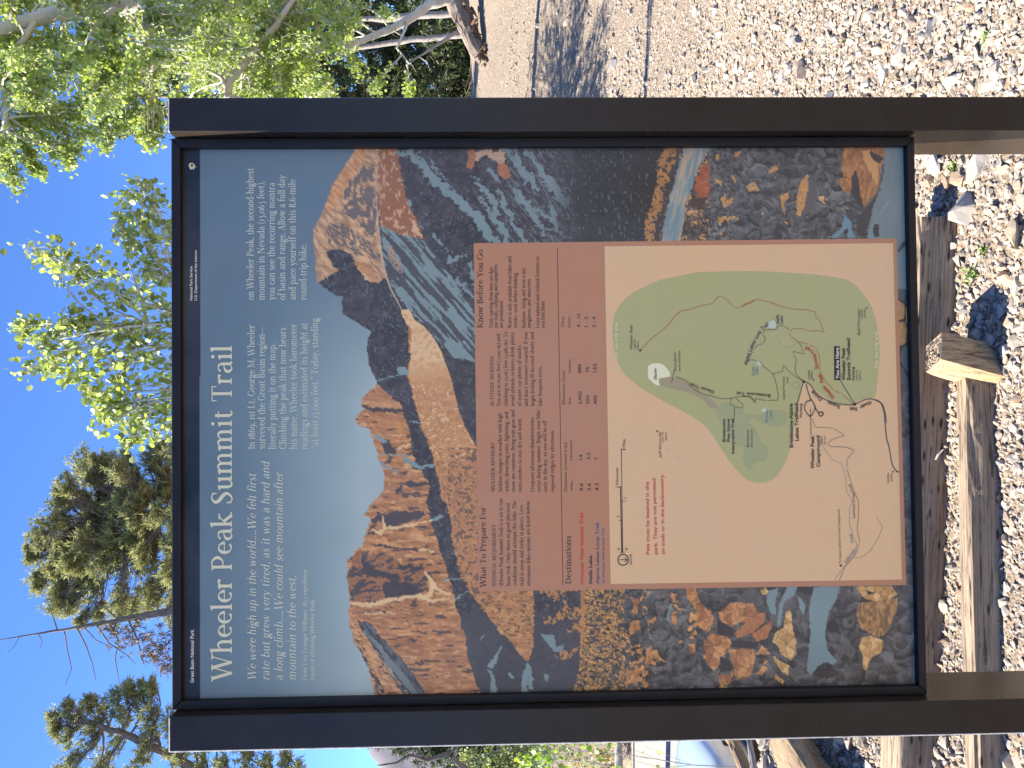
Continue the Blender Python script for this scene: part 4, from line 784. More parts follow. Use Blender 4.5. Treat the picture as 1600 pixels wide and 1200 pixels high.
# ----------------------------------------------------------------------------
# gravel (stuff) and the larger stones (things)
# ----------------------------------------------------------------------------
def ico(sub):
    bm=bmesh.new(); bmesh.ops.create_icosphere(bm,subdivisions=sub,radius=1); v=np.array([x.co[:] for x in bm.verts]); f=np.array([[y.index for y in x.verts] for x in bm.faces]); bm.free(); return v,f
def stone_variants(sub,n,seed):
    r=np.random.default_rng(seed); V,F=ico(sub); out=[]
    for k in range(n):
        v=V.copy()
        for _ in range(13 if sub>1 else 6):      # chop flats off like broken rock
            d=r.normal(size=3); d/=np.linalg.norm(d); h=r.uniform(.30,.72); s=v@d; v-=np.maximum(s-h,0)[:,None]*d
        v*=1+r.normal(size=(len(v),1))*.03; v*=r.uniform(.75,1.6,3)*np.array([1,1,.66]); out.append(v)
    return np.array(out),F
def rotz_tilt(n):
    a=rng.uniform(0,2*np.pi,n); t=rng.normal(0,.35,n); u=rng.normal(0,.35,n)
    ca,sa=np.cos(a),np.sin(a); Rz=np.zeros((n,3,3)); Rz[:,0,0]=ca; Rz[:,0,1]=-sa; Rz[:,1,0]=sa; Rz[:,1,1]=ca; Rz[:,2,2]=1
    Rx=np.zeros((n,3,3)); Rx[:,0,0]=1; Rx[:,1,1]=np.cos(t); Rx[:,1,2]=-np.sin(t); Rx[:,2,1]=np.sin(t); Rx[:,2,2]=np.cos(t)
    Ry=np.zeros((n,3,3)); Ry[:,1,1]=1; Ry[:,0,0]=np.cos(u); Ry[:,0,2]=np.sin(u); Ry[:,2,0]=-np.sin(u); Ry[:,2,2]=np.cos(u)
    return Rz@Rx@Ry
PAL=np.array([(.50,.47,.43),(.58,.56,.53),(.40,.39,.39),(.30,.31,.34),(.52,.41,.32),(.48,.33,.22),(.62,.60,.58),(.36,.31,.27),(.55,.50,.44)])
PW_=np.array([.2,.12,.15,.08,.19,.06,.06,.08,.08]); PW_=PW_/PW_.sum()
m=N('gravel_stone'); co=m.coord(); n2=m.noise(co,160,5,.7); n1=m.noise(co,28,4)
m.base(m.mixc(m.ramp(n1,(.35,0.),(.7,.35)),m.mixc(m.ramp(n2,(.35,.3),(.7,0.)),m.attr(),(.15,.125,.11)),(.44,.40,.35))); m.rough(.9); m.bump(n2,.5,.002); M_STONE=m.m
def scatter(name, x,y,size,sub,seed,sink=.25,lift=None,cmul=1.0):
    n=len(x); Vv,F=stone_variants(sub,24,seed); k=rng.integers(0,24,n)
    P=Vv[k]*size[:,None,None]; P=np.einsum('nij,nkj->nki',rotz_tilt(n),P)
    z=hgt(x,y)+size*.45*(1-sink*2)+(0 if lift is None else lift)
    P+=np.stack([x,y,z],-1)[:,None,:]; nv=Vv.shape[1]
    c=PAL[rng.choice(len(PAL),n,p=PW_)]*rng.uniform(.5,1.0,(n,1))*cmul*np.array([.79,.725,.64]); c=np.repeat(c,nv,0)
    f=(F[None]+np.arange(n)[:,None,None]*nv).reshape(-1,3)
    o=put_obj(name,new_mesh(name,P.reshape(-1,3),f,M_STONE,cols=c)); tag(o,kind='stuff'); return o
def visible(x,y,mg=160,z=None):
    px,py=to_px(np.stack([x,y,hgt(x,y) if z is None else z],-1)); d=y-CAM[1]
    inside=(d>.6)&(px>-mg)&(px<1600+mg)&(py>-mg)&(py<1200+mg)
    hidden=(px>300)&(px<1360)&(py>330)&(py<1010)
    return inside&(~hidden|((d<4.2)&(rng.uniform(size=np.shape(x))<.35)))
def pts(n,xr,yr,mg=160):
    x=rng.uniform(*xr,n); y=rng.uniform(*yr,n); k=visible(x,y,mg); return x[k],y[k]
def gravel_mask(x,y):    # bare dirt patch in front of the timbers at the left and dirt path at the right
    d=y-CAM[1]; return np.clip(fbm(x*1.2+3,y*1.2,15,3)*2.4-.55,0,1)
# near bed under the sign: everything from fist to pea
x,y=pts(128000,(-1.9,2.6),(.72,3.2)); left=(x<.1)&(y<1.12); fade=np.clip((3.2-y)/1.6,0,1)
s=rng.lognormal(math.log(.0062),.46,len(x)); k=rng.uniform(size=len(x))<np.where(left,.70,.62)*(.35+.65*gravel_mask(x,y))*fade; scatter('gravel_near',x[k],y[k],np.clip(s[k],.003,.018),1,1,.35)
x,y=pts(11500,(-1.9,2.9),(.72,3.4)); s=rng.lognormal(math.log(.0125),.42,len(x)); k=(rng.uniform(size=len(x))<.60*np.clip((3.4-y)/1.5,.1,1))&~((x<.1)&(y<1.1)&(rng.uniform(size=len(x))<.93)); scatter('gravel_coarse',x[k],y[k],np.clip(s[k],.009,.034),2,2,.2)
# right side slope
x,y=pts(160000,(.6,5.8),(1.3,9)); d=y-CAM[1]; s=rng.lognormal(math.log(.0080),.48,len(x)); k=rng.uniform(size=len(x))<(.14+.50*gravel_mask(x*.7,y*.7))*np.clip(1.5-d/6.5,.16,.8); scatter('gravel_slope',x[k],y[k],np.clip(s[k],.004,.035),1,3,.3)
x,y=pts(9000,(.6,7.5),(2,12)); d=y-CAM[1]; s=rng.lognormal(math.log(.022),.4,len(x)); k=rng.uniform(size=len(x))<np.clip(1.2-d/8,.10,.6)*.45; scatter('gravel_slope_coarse',x[k],y[k],np.clip(s[k],.012,.06),2,4,.25)
# left side, down to the lot
x,y=pts(20000,(-7,-1.2),(1.2,6.5)); s=rng.lognormal(math.log(.014),.45,len(x)); scatter('gravel_left',x,y,np.clip(s,.005,.05),1,5,.2)
# ----------------------------------------------------------------------------
# weathered timbers, stake, logs
# ----------------------------------------------------------------------------
def wood_mat(name, c_lo, c_hi, dark, axis='x', sc=1.0, incise=True, edge=(.5,.42,.32)):
    m=N(name); S={'x':(1.2,22,22),'z':(22,22,1.2)}[axis]; S=tuple(a*sc for a in S)
    co=m.coord('Object',S); a=m.noise(co,1.0,6,.6,.6); co2=m.coord('Object',tuple(3*k for k in S)); b=m.noise(co2,1.6,5,.7,.3)
    w=m.coord('Object',(1,1,1)); g=m.noise(w,3.2,4)
    c=m.mixc(m.ramp(a,(.3,0.),(.72,1.)),c_lo,c_hi); c=m.mixc(m.ramp(g,(.4,0.),(.7,.6)),c,(c_lo[0]*.75,c_lo[1]*.76,c_lo[2]*.8))
    crack=m.ramp(b,(.36,1.),(.46,0.)); c=m.mixc(crack,c,dark)
    co3=m.coord('Object',tuple(k*6 if k>2 else k*2.5 for k in S)); e=m.noise(co3,1.0,4,.65,.4); c=m.mixc(m.ramp(e,(.38,.55),(.52,0.)),c,dark); c=m.mixc(m.ramp(e,(.58,0.),(.75,.45)),c,c_hi)
    if incise:
        k=m.coord('Object',(9,30,30) if axis=='x' else (30,30,9)); v=m.n('ShaderNodeTexVoronoi'); v.inputs['Randomness'].default_value=.35; v.inputs['Scale'].default_value=1; m.l(k,v.inputs['Vector'])
        d=m.ramp(v.outputs['Distance'],(.10,1.),(.22,0.)); c=m.mixc(d,c,(dark[0]*.6,dark[1]*.6,dark[2]*.6))
    m.base(c); m.rough(.88); m.bump(m.mixc(.5,b,e),1.0,.006); return m.m
M_TIE=wood_mat('weathered_timber',(.23,.17,.11),(.385,.30,.21),(.055,.036,.024))
M_STAKE=wood_mat('split_stake',(.32,.215,.11),(.54,.38,.21),(.10,.066,.04),'z',incise=False)
M_LOG=wood_mat('split_log',(.20,.13,.07),(.40,.30,.18),(.09,.06,.04),'x',.7,incise=False)
M_GLOG=wood_mat('bleached_log',(.24,.22,.20),(.42,.39,.36),(.13,.11,.10),'x',.5,incise=False)
M_ROT=wood_mat('rotten_wood',(.13,.095,.07),(.34,.30,.26),(.05,.03,.02),'x',.6,incise=False)
M_ROT2=wood_mat('reddish_rotten_wood',(.12,.06,.03),(.30,.17,.09),(.04,.02,.012),'x',.6,incise=False)
def beam(name,label,cat,A,B,w,h,mat,group=None,seed=1,rough=.006,n=60,taper=0,endskew=0):
    """squared timber with worn edges from A to B (centre of the underside)"""
    A=Vector(A);B=Vector(B); L=(B-A).length; r=np.random.default_rng(seed); prof=[]
    c=.012
    P=[(-w/2,0),(-w/2,h-c),(-w/2+c,h),(-w/6,h),(w/6,h),(w/2-c,h),(w/2,h-c),(w/2,h/2),(w/2,0),(0,0)]
    P=[(-w/2,0),(-w/2,h/3),(-w/2,h*2/3),(-w/2,h-c),(-w/2+c*.35,h-c*.35),(-w/2+c,h),(-w/4,h),(0,h),(w/4,h),(w/2-c,h),(w/2-c*.35,h-c*.35),(w/2,h-c),(w/2,h*2/3),(w/2,h/3),(w/2,0)]
    V=[]; K=len(P)
    for i in range(n+1):
        t=i/n; x=L*t
        for j,(a,b) in enumerate(P):
            nz=(fbm(np.array(x*4.+j*7),np.array(j*3.+seed),seed,3)-.5)*rough*2+(fbm(np.array(x*22.),np.array(j*5.),seed+3,2)-.5)*rough
            ex=(x+(endskew*(b/h) if i==0 else 0)+((r.uniform(-1,1)*.006) if i in(0,n) else 0))
            s=1-taper*t
            V.append((ex,(a+np.sign(a)*float(nz))*s,(b*s+float(nz)*(b>0))))
    F=[(i*K+j,(i+1)*K+j,(i+1)*K+(j+1)%K,i*K+(j+1)%K) for i in range(n) for j in range(K)]
    F+=[tuple(range(K)),tuple(n*K+j for j in range(K))[::-1]]
    me=new_mesh(name,V,F,mat); o=put_obj(name,me,None,A); d=(B-A).normalized(); o.rotation_euler=d.to_track_quat('X','Z').to_euler()
    return tag(o,label,cat,group)
def gp(x,y,z=0.0,dz=0): p=on_ground(x,y,z); return Vector((p[0],p[1],z+dz))
# timber furthest back: from its rounded right end to the far left
a=gp(1497,338); b=gp(1462,1225); n_=(b-a).normalized(); back=Vector((-n_.y,n_.x,0)); back=back if back.y>0 else -back
w1=.135
beam('border_timber','long weathered border timber lying furthest back, right end square behind the wooden stake','timber',a+back*w1/2-Vector((0,0,.015)),b+n_*1.2+back*w1/2-Vector((0,0,.015)),w1,.148,M_TIE,'landscape timbers edging the bed',11)
a=gp(1553,640,0); b=gp(1577,1200,0); w1=.062; n_=(b-a).normalized(); back=Vector((-n_.y,n_.x,0)); back=back if back.y>0 else -back
beam('border_timber','nearer weathered border timber with sunlit top edge, half buried beside the wooden stake','timber',a+back*w1/2-n_*.18-Vector((0,0,.045)),b+n_*1.3+back*w1/2-Vector((0,0,.0)),.066,.122,M_TIE,'landscape timbers edging the bed',23)
# square stake with end grain, leaning to the right
def dpt(x,y,depth): return at(x,y,depth)
B0=on_ground(1575,590,-.004); B1=on_ground(1529,613,0); B2=on_ground(1547,533,0); B3=B1+B2-B0
dep=lambda P:((np.array(P)-CAM)@RC.T)[1]
T0=dpt(1471,562,dep(B0)-.004); T1=dpt(1445,586,dep(B1)-.01); T2=dpt(1473,515,dep(B2)-.01); T3=T1+T2-T0+np.array([0,0,.004])
def ext(B,T): return B-(T-B)/np.linalg.norm(T-B)*.12
bot=[ext(B0,T0),ext(B2,T2),ext(B3,T3),ext(B1,T1)]; top=[T0,T2,T3,T1]
bm=bmesh.new(); rings=[]
for k in range(15):
    t=k/14; ring=[]
    for e in range(4):
        for s_ in range(5):
            u=s_/5; p=(bot[e]*(1-u)+bot[(e+1)%4]*u)*(1-t)+(top[e]*(1-u)+top[(e+1)%4]*u)*t
            c=sum(np.array(q_) for q_ in (bot if t<.5 else top))/4; ctr=sum(bot)/4*(1-t)+sum(top)/4*t
            dd=p-ctr; dd/=np.linalg.norm(dd); corner=.006 if s_==0 else 0
            j=(fbm(np.array(e*5+s_*1.7),np.array(t*3.),31,3)-.5)*.010
            ring.append(bm.verts.new(Vector(p-dd*(corner+.002+.004*(k==14))+dd*float(j))))
    rings.append(ring)
nR=len(rings[0])
for a_,b_ in zip(rings[:-1],rings[1:]):
    for i in range(nR): bm.faces.new((a_[i],a_[(i+1)%nR],b_[(i+1)%nR],b_[i]))
ctr=sum(top)/4
# checked, uneven end grain: concentric rings of small height differences
prev=rings[-1]
for r_ in range(1,7):
    f_=1-r_/7.; cur=[]
    for i in range(nR):
        p=Vector(ctr)*(1-f_)+rings[-1][i].co*f_; cur.append(bm.verts.new(p+Vector((0,0,(random.random()-.5)*.008-(.003 if i%5==2 else 0)))))
    for i in range(nR): bm.faces.new((prev[i],prev[(i+1)%nR],cur[(i+1)%nR],cur[i]))
    prev=cur
bm.faces.new(prev); bm.faces.new(list(reversed(rings[0]))); bmesh.ops.recalc_face_normals(bm,faces=bm.faces)
me=bpy.data.meshes.new('wooden_stake'); sbase=Vector((B0+B1+B2+B3)/4)
for v_ in bm.verts: v_.co-=sbase
for f_ in bm.faces: f_.material_index=0
nside=14*nR
bm.faces.ensure_lookup_table()
for i,f_ in enumerate(bm.faces):
    if i>=nside and i<nside+6*nR+1: f_.material_index=1
bm.to_mesh(me); bm.free(); me.materials.append(M_STAKE)
m=N('end_grain'); tc=m.coord('Object',(1,1,1)); mp=m.n('ShaderNodeMapping'); off=Vector(ctr)-sbase; mp.inputs['Location'].default_value=(-off.x-.02,-off.y+.03,0); m.l(tc,mp.inputs[0])
wv=m.n('ShaderNodeTexWave',wave_type='RINGS',rings_direction='Z'); wv.inputs['Scale'].default_value=34; wv.inputs['Distortion'].default_value=3; wv.inputs['Detail Scale'].default_value=4; m.l(mp.outputs[0],wv.inputs[0]); nz=m.noise(tc,70,5,.7)
m.base(m.mixc(m.ramp(nz,(.42,1.),(.55,0.)),m.mixc(wv.outputs['Fac'],(.15,.11,.075),(.46,.36,.25)),(.05,.038,.03))); m.rough(.95); m.bump(m.mixc(.5,nz,wv.outputs['Fac']),1,.008); me.materials.append(m.m)
o=put_obj('wooden_stake',me,None,sbase); tag(o,'short square wooden stake with cracked end grain, leaning over the timbers','stake')
# pale splinter lying on the far timber
mb=MB(); p=at(1462,718,2.45); q_=at(1474,702,2.43)
mb.tube([p,(Vector(p)+Vector(q_))/2+Vector((0,0,.004)),q_],[.003,.0035,.002],6)
o=mb.build('splinter',M_GLOG,None,origin=p); tag(o,'short pale stick lying across the front of the far border timber','stick')
# logs of the low barrier at the far left
def log(name,label,P,r,mat,group=None,flat=.0,seed=3,cat='log'):
    mb=MB(); Q=[]; R=[]
    P=[Vector(p) for p in P]
    for i in range(len(P)-1):
        for k in range(10): t=k/10; Q.append(P[i].lerp(P[i+1],t)); R.append(r[i]*(1-t)+r[i+1]*t)
    Q.append(P[-1]); R.append(r[-1])
    o0=Q[0].copy(); d=(Q[-1]-Q[0]); q=d.to_track_quat('X','Z'); qi=q.inverted()
    Q=[qi@(p-o0) for p in Q]; V=[]; K=14
    for i,(p,rr) in enumerate(zip(Q,R)):
        for k in range(K):
            a=2*math.pi*k/K; s=rr*(1+(float(fbm(np.array(k*1.3),np.array(i*.25),seed,3))-.5)*.5); cz=math.sin(a)*s; cy=math.cos(a)*s
            if flat and cz>rr*flat: cz=rr*flat+(cz-rr*flat)*.12
            V.append((p.x+(random.random()-.5)*.03*(i in(0,len(Q)-1)),p.y+cy,p.z+cz))
    F=[(i*K+k,i*K+(k+1)%K,(i+1)*K+(k+1)%K,(i+1)*K+k) for i in range(len(Q)-1) for k in range(K)]+[tuple(range(K))[::-1],tuple((len(Q)-1)*K+k for k in range(K))]
    o=put_obj(name,new_mesh(name,V,F,mat,smooth=False),None,o0); o.rotation_mode='QUATERNION'; o.rotation_quaternion=q
    return tag(o,label,cat,group)
G='logs piled left of the sign'
log('split_log','thick split log left of the sign, pale top and brown side, lowest of the pile',[at(1208,1090,4.0),at(1228,1160,3.75),at(1262,1212,3.55),at(1330,1320,3.1)],[.10,.105,.11,.11],M_LOG,G,.45,3)
log('debarked_pole','smooth pale yellow pole highest in the log pile, next to the parked car',[at(1118,1120,5.2),at(1146,1160,5.0),at(1164,1200,4.8),at(1215,1330,4.3)],[.035,.037,.04,.042],M_LOG,G,0,5)
log('bark_pole','thin ragged pole with loose bark between the pale pole and the thick split log',[at(1162,1120,4.6),at(1171,1160,4.5),at(1178,1200,4.4),at(1200,1320,4.0)],[.014,.016,.02,.02],M_GLOG,G,0,9)
log('fallen_trunk','bleached trunk lying along the far edge of the parking lot road',[at(966,1085,15.2),at(966,1160,15.2),at(967,1200,15.2),at(968,1420,15.3)],[.07,.075,.08,.08],M_GLOG,None,0,15)
# broken root log at the foot of the aspens, right edge
rl=[at(690,-70,12.6),at(712,0,12.2),at(728,40,12.0),at(745,80,11.8),at(758,99,11.7)]
log('rotten_log','broken rotten grey log with splintered end below the leaning aspens','log' and [*rl],[.20,.17,.15,.13,.07],M_ROT,None,0,21)
rot=bpy.data.objects['rotten_log']; mb=MB(); r3=np.random.default_rng(4)
for k in range(46):
    t_=r3.uniform(.30,1.0); i_=min(int(t_*4),3); p=Vector(rl[i_]).lerp(Vector(rl[i_+1]),t_*4-i_); ax=(Vector(rl[-1])-Vector(rl[0])).normalized()
    q_=p+Vector((r3.normal()*.05,-.10-r3.uniform()*.05,-.08+r3.normal()*.07)); d_=(ax*r3.uniform(-.4,1)+Vector(r3.normal(size=3))*.45).normalized(); L_=r3.uniform(.06,.24)
    mb.tube([q_,q_+d_*L_*.5,q_+d_*L_],[.016,.022,.004],4,(r3.uniform(.5,1),)*3,jit=.5)
me=new_mesh('splinters',(np.array(mb.v)-np.array(rot.location))@np.array(rot.rotation_quaternion.to_matrix()),mb.f,M_ROT2); sp_=put_obj('splinters',me,rot); tag(sp_,kind='stuff')
# individually visible stones
ST=[(1527,262,30,'large flat grey stone right of the far timber end, below the sign frame'),(1462,254,20,'rounded white stone hard against the sign frame corner, near the green weed'),(1483,283,17,'round pale grey stone left of the small orange stone'),(1515,325,32,'wide pale grey slab beside the right end of the far timber'),(1467,321,18,'dark blue-grey stone touching the right end of the far timber'),(1504,281,12,'small orange stone below the sign frame corner'),(1590,367,24,'tan slab at the lower edge of the picture, right of the weeds'),(1495,385,12,'oval grey stone in front of the far timber'),(1500,406,15,'wide pale stone in front of the far timber next to the weed'),(1573,547,14,'bright white angular stone at the foot of the wooden stake'),(1565,487,13,'white pebble at the edge of the stake shadow'),(1564,506,9,'tan pebble between stake and white pebble'),(1592,450,17,'pale broken slab at the lower picture edge near the stake'),(1506,470,11,'blue-grey stone lying in the shadow of the stake'),
 (1573,1183,24,'yellow-grey cracked rock in the shade in front of the near timber'),(1478,1155,14,'flat grey rock between the two timbers at the left'),(1472,1180,14,'round grey rock between the two timbers, at the left picture edge'),(1545,950,12,'grey rock in the dark gap before the near timber'),(1548,972,11,'pale rock in the gap before the near timber, beside the left post'),
 (1235,107,12,'pale cream stone on the slope right of the right post, near its middle'),(1382,117,18,'large wedge-shaped white stone right of the right post'),(1412,82,20,'broad pale stone on the open gravel at the right'),(1455,42,16,'dark grey stone far out on the gravel at the right'),(1242,64,14,'long white stone lying alone on the slope at the right'),(1222,118,10,'small white stone uphill of the cream stone'),(1357,132,13,'white stone close beside the right post'),(1087,120,10,'pale grey stone on bare dirt beside the right post'),(1430,140,12,'tan stone against the right post near the picture bottom'),(1505,60,14,'broad grey stone at the lower right of the gravel'),(1560,110,17,'pale slab low beside the right post'),(1300,40,11,'light stone in the middle of the right gravel'),(1180,60,9,'light pebble on the upper dirt slope')]
SV,SF=stone_variants(2,10,99)
for i,(x,y,r,lb) in enumerate(ST):
    g=None
    d=2.5
    for _ in range(6):
        P=at(x,y,d); 
        zz=float(hgt(P[0],P[1])); g=on_ground(x,y,zz); d=dep(g)
    s=r/1200*d; v=SV[i%10]*s*.95
    a_=rng.uniform(0,6.28); Rm=np.array([[math.cos(a_),-math.sin(a_),0],[math.sin(a_),math.cos(a_),0],[0,0,1]]); v=v@Rm.T
    if 'blue-grey' in lb or 'dark' in lb: c=(.13,.135,.155)
    elif 'orange' in lb: c=(.30,.18,.10)
    elif 'tan' in lb or 'yellow' in lb: c=(.28,.21,.14)
    elif 'white' in lb or 'cream' in lb or 'bright' in lb: c=(.38,.35,.31)
    else: c=(.25,.23,.21)
    o=put_obj('stone',new_mesh('stone',v,SF,M_STONE,cols=np.tile(c,(len(v),1))),None,(g[0],g[1],zz+s*.22)); tag(o,lb,'stone','larger stones in the gravel')
# weeds
m=N('weed_leaf'); co=m.coord(); a=m.noise(co,40,3); m.base(m.ramp(a,(.3,(.10,.17,.04)),(.7,(.22,.30,.08)))); m.rough(.55); m.b.inputs['Subsurface Weight'].default_value=0; M_WEED=m.m
def weed(x,y,r,lb,n=26):
    d=2.5
    for _ in range(6):
        P=at(x,y,d); zz=float(hgt(P[0],P[1])); g=on_ground(x,y,zz); d=dep(g)
    s=r/1200*d; root=thing('weed',lb,'weed',(g[0],g[1],zz),'weeds in the gravel'); mb=MB(); st=MB()
    for k in range(n):
        a=random.random()*6.28; l=s*random.uniform(.5,1.1); e=random.uniform(.3,1.2); w=l*.13
        bx=Vector((random.uniform(-.4,.4)*s+g[0],random.uniform(-.4,.4)*s+g[1],zz+.002)); d1=Vector((math.cos(a)*math.cos(e),math.sin(a)*math.cos(e),math.sin(e))); sd=Vector((-math.sin(a),math.cos(a),0))
        m1=bx+d1*l*.55; t1=bx+d1*l+Vector((0,0,-l*.22))
        mb.add([bx,m1+sd*w,t1,m1-sd*w],[(0,1,2),(0,2,3)])
        st.tube([bx-Vector((0,0,.006)),bx+d1*l*.3],[.0012,.0008],4)
    tag(mb.build('leaves',M_WEED,root),kind='stuff'); tag(st.build('stems',M_WEED,root),kind='stuff')
for w in ((1492,262,17,'small green weed beside the large grey stone below the sign frame'),(1540,392,16,'upper green weed to the right of the stake shadow'),(1522,432,20,'bushy green weed at the tip of the stake shadow'),(857,22,16,'yellow-green weed on the shaded slope at the far right'),(917,145,11,'tiny weed beside the right post on the shaded slope'),(1545,55,14,'low weed on the gravel at the right lower edge'),(1320,62,9,'faint sprout in the middle of the right gravel')): weed(*w)
# ----------------------------------------------------------------------------
# trees
# ----------------------------------------------------------------------------
def leaf_mat(name, gloss=.4, trans=.35):
    m=N(name); c=m.attr(); m.base(c); m.rough(gloss); m.b.inputs['Specular IOR Level'].default_value=.45
    t=m.n('ShaderNodeBsdfTranslucent'); hs=m.n('ShaderNodeHueSaturation'); hs.inputs['Saturation'].default_value=1.15; hs.inputs['Value'].default_value=1.5; m.l(c,hs.inputs['Color']); m.l(hs.outputs[0],t.inputs[0])
    mx=m.n('ShaderNodeMixShader'); mx.inputs[0].default_value=trans; m.l(m.b.outputs[0],mx.inputs[1]); m.l(t.outputs[0],mx.inputs[2]); m.l(mx.outputs[0],m.o.inputs['Surface']); return m.m
M_LEAF=leaf_mat('aspen_leaf',.30,.48); M_NEEDLE=leaf_mat('needles',.6,.3)
m=N('aspen_bark'); co=m.coord('Object',(1,1,1)); a=m.noise(co,6,6,.7); b=m.noise(m.coord('Object',(4,4,26)),1,4,.7)
m.base(m.mixc(m.ramp(b,(.30,1.),(.38,0.)),m.ramp(a,(.3,(.34,.31,.25)),(.6,(.52,.50,.43))),(.07,.06,.05))); m.rough(.8); m.bump(a,.5,.01); M_ASPEN=m.m
m=N('grey_conifer_bark'); co=m.coord('Object',(3,3,1)); a=m.noise(co,9,6,.7); m.base(m.ramp(a,(.3,(.07,.055,.045)),(.65,(.20,.165,.14)))); m.rough(.9); m.bump(a,.8,.02); M_CBARK=m.m
def quad_leaves(C, size, up=.35, col=(.16,.24,.06), var=.35, yel=.3, long=1.0):
    """round, slightly folded leaves around the points C"""
    n=len(C); nrm=rng.normal(size=(n,3)); nrm[:,2]=np.abs(nrm[:,2])*up+nrm[:,2]*(1-up); nrm/=np.linalg.norm(nrm,axis=1)[:,None]
    t=np.cross(nrm,rng.normal(size=(n,3))); t/=np.linalg.norm(t,axis=1)[:,None]; b=np.cross(nrm,t)
    s=size*rng.uniform(.65,1.15,n)[:,None]
    P=[(-.5*long,0,0),(-.28*long,.38,.07),(.15*long,.42,.08),(.52*long,0,0),(.15*long,-.42,.08),(-.28*long,-.38,.07)]
    V=np.stack([C+s*(t*a+b*c+nrm*d) for a,c,d in P],1)
    F=np.array([(0,1,2,3),(0,3,4,5)]); f=(F[None]+np.arange(n)[:,None,None]*6).reshape(-1,4)
    c=np.array(col)*rng.uniform(1-var,1+var,(n,1)); y=rng.uniform(0,yel,(n,1)); c=c*(1-y)+np.array((.42,.45,.16))*y; pale=(rng.uniform(size=(n,1))<.22)*rng.uniform(.3,.8,(n,1)); c=c*(1-pale)+np.array((.46,.50,.34))*pale
    return V.reshape(-1,3),f,np.repeat(c,6,0)
def needle_tufts(C, D, size, col, n=9, w=.10):
    """short stiff needles bunched round a twig end; C points, D outward directions"""
    m_=len(C); C=np.repeat(C,n,0); D=np.repeat(D,n,0); k=m_*n
    d=D*.8+rng.normal(size=(k,3))*.62; d/=np.linalg.norm(d,axis=1)[:,None]; sd=np.cross(d,rng.normal(size=(k,3))); sd/=np.linalg.norm(sd,axis=1)[:,None]
    L=size*rng.uniform(.5,1.1,(k,1)); o=C+rng.normal(size=(k,3))*size*.12; W_=w*size
    V=np.stack([o-sd*W_*.6,o+sd*W_*.6,o+d*L+sd*W_*.35,o+d*L-sd*W_*.35],1); f=np.arange(k*4).reshape(-1,4)
    c=np.array(col)*rng.uniform(.55,1.4,(m_,1)); c=c*(1+rng.normal(size=(m_,1))*.08); c=np.repeat(np.repeat(c,n,0),4,0)
    return V.reshape(-1,3),f,np.clip(c,.005,.6)
class TR:
    def __init__(s,root,bark,n=6): s.root=root; s.mb=MB(); s.L=[]; s.bark=bark
    def curve(s,A,B,r0,r1,sag=.0,wob=.06,n=6,k=6):
        A=Vector(A);B=Vector(B); L=(B-A).length; P=[]; w1=Vector(rng.normal(size=3))*wob*L; w2=Vector(rng.normal(size=3))*wob*L*.5
        for i in range(n+1):
            t=i/n; P.append(A.lerp(B,t)+w1*math.sin(math.pi*t)+w2*math.sin(2*math.pi*t)+Vector((0,0,-sag*L*math.sin(math.pi*t))))
        s.mb.tube(P,[r0*(1-i/n)+r1*i/n for i in range(n+1)],k); return P
def finish(root,tr,leafdata,mat,trunk_mb=None,names=('trunk','branches','crown')):
    o0=Vector(root.location)
    if tr.mb.v: tag(tr.mb.build(names[1],tr.bark,root),kind='stuff')
    if leafdata:
        V=np.concatenate([a[0] for a in leafdata]); n=0; F=[]
        for a in leafdata: F.append(a[1]+n); n+=len(a[0])
        C=np.concatenate([a[2] for a in leafdata]); o=put_obj(names[2],new_mesh(names[2],V-np.array(o0),np.concatenate(F),mat,cols=C),root); tag(o,kind='stuff'); return o
def clump_leaves(tr, base, c, r, twigs, per, size, rb=.012, cut=None, **kw):
    """branch from base to c, twigs through an ellipsoid of radius r, leaves along the twigs"""
    c=Vector(c); P=tr.curve(base,c,rb,rb*.35,sag=-.04)
    C=[]
    for _ in range(twigs):
        d=Vector(rng.normal(size=3)); d.normalize(); e=c+Vector((d.x*r,d.y*r,d.z*r))*(rng.uniform()**.45)
        st=P[int(rng.integers(2,len(P)))]; Q=tr.curve(st,e,rb*.32,rb*.10,sag=-.05,wob=.10,n=3,k=3)
        for __ in range(per):
            i=int(rng.integers(1,4)); q=Q[i-1].lerp(Q[i],rng.uniform()); C.append(q+Vector(rng.normal(size=3))*size*.75)
    return np.array([tuple(p) for p in C])
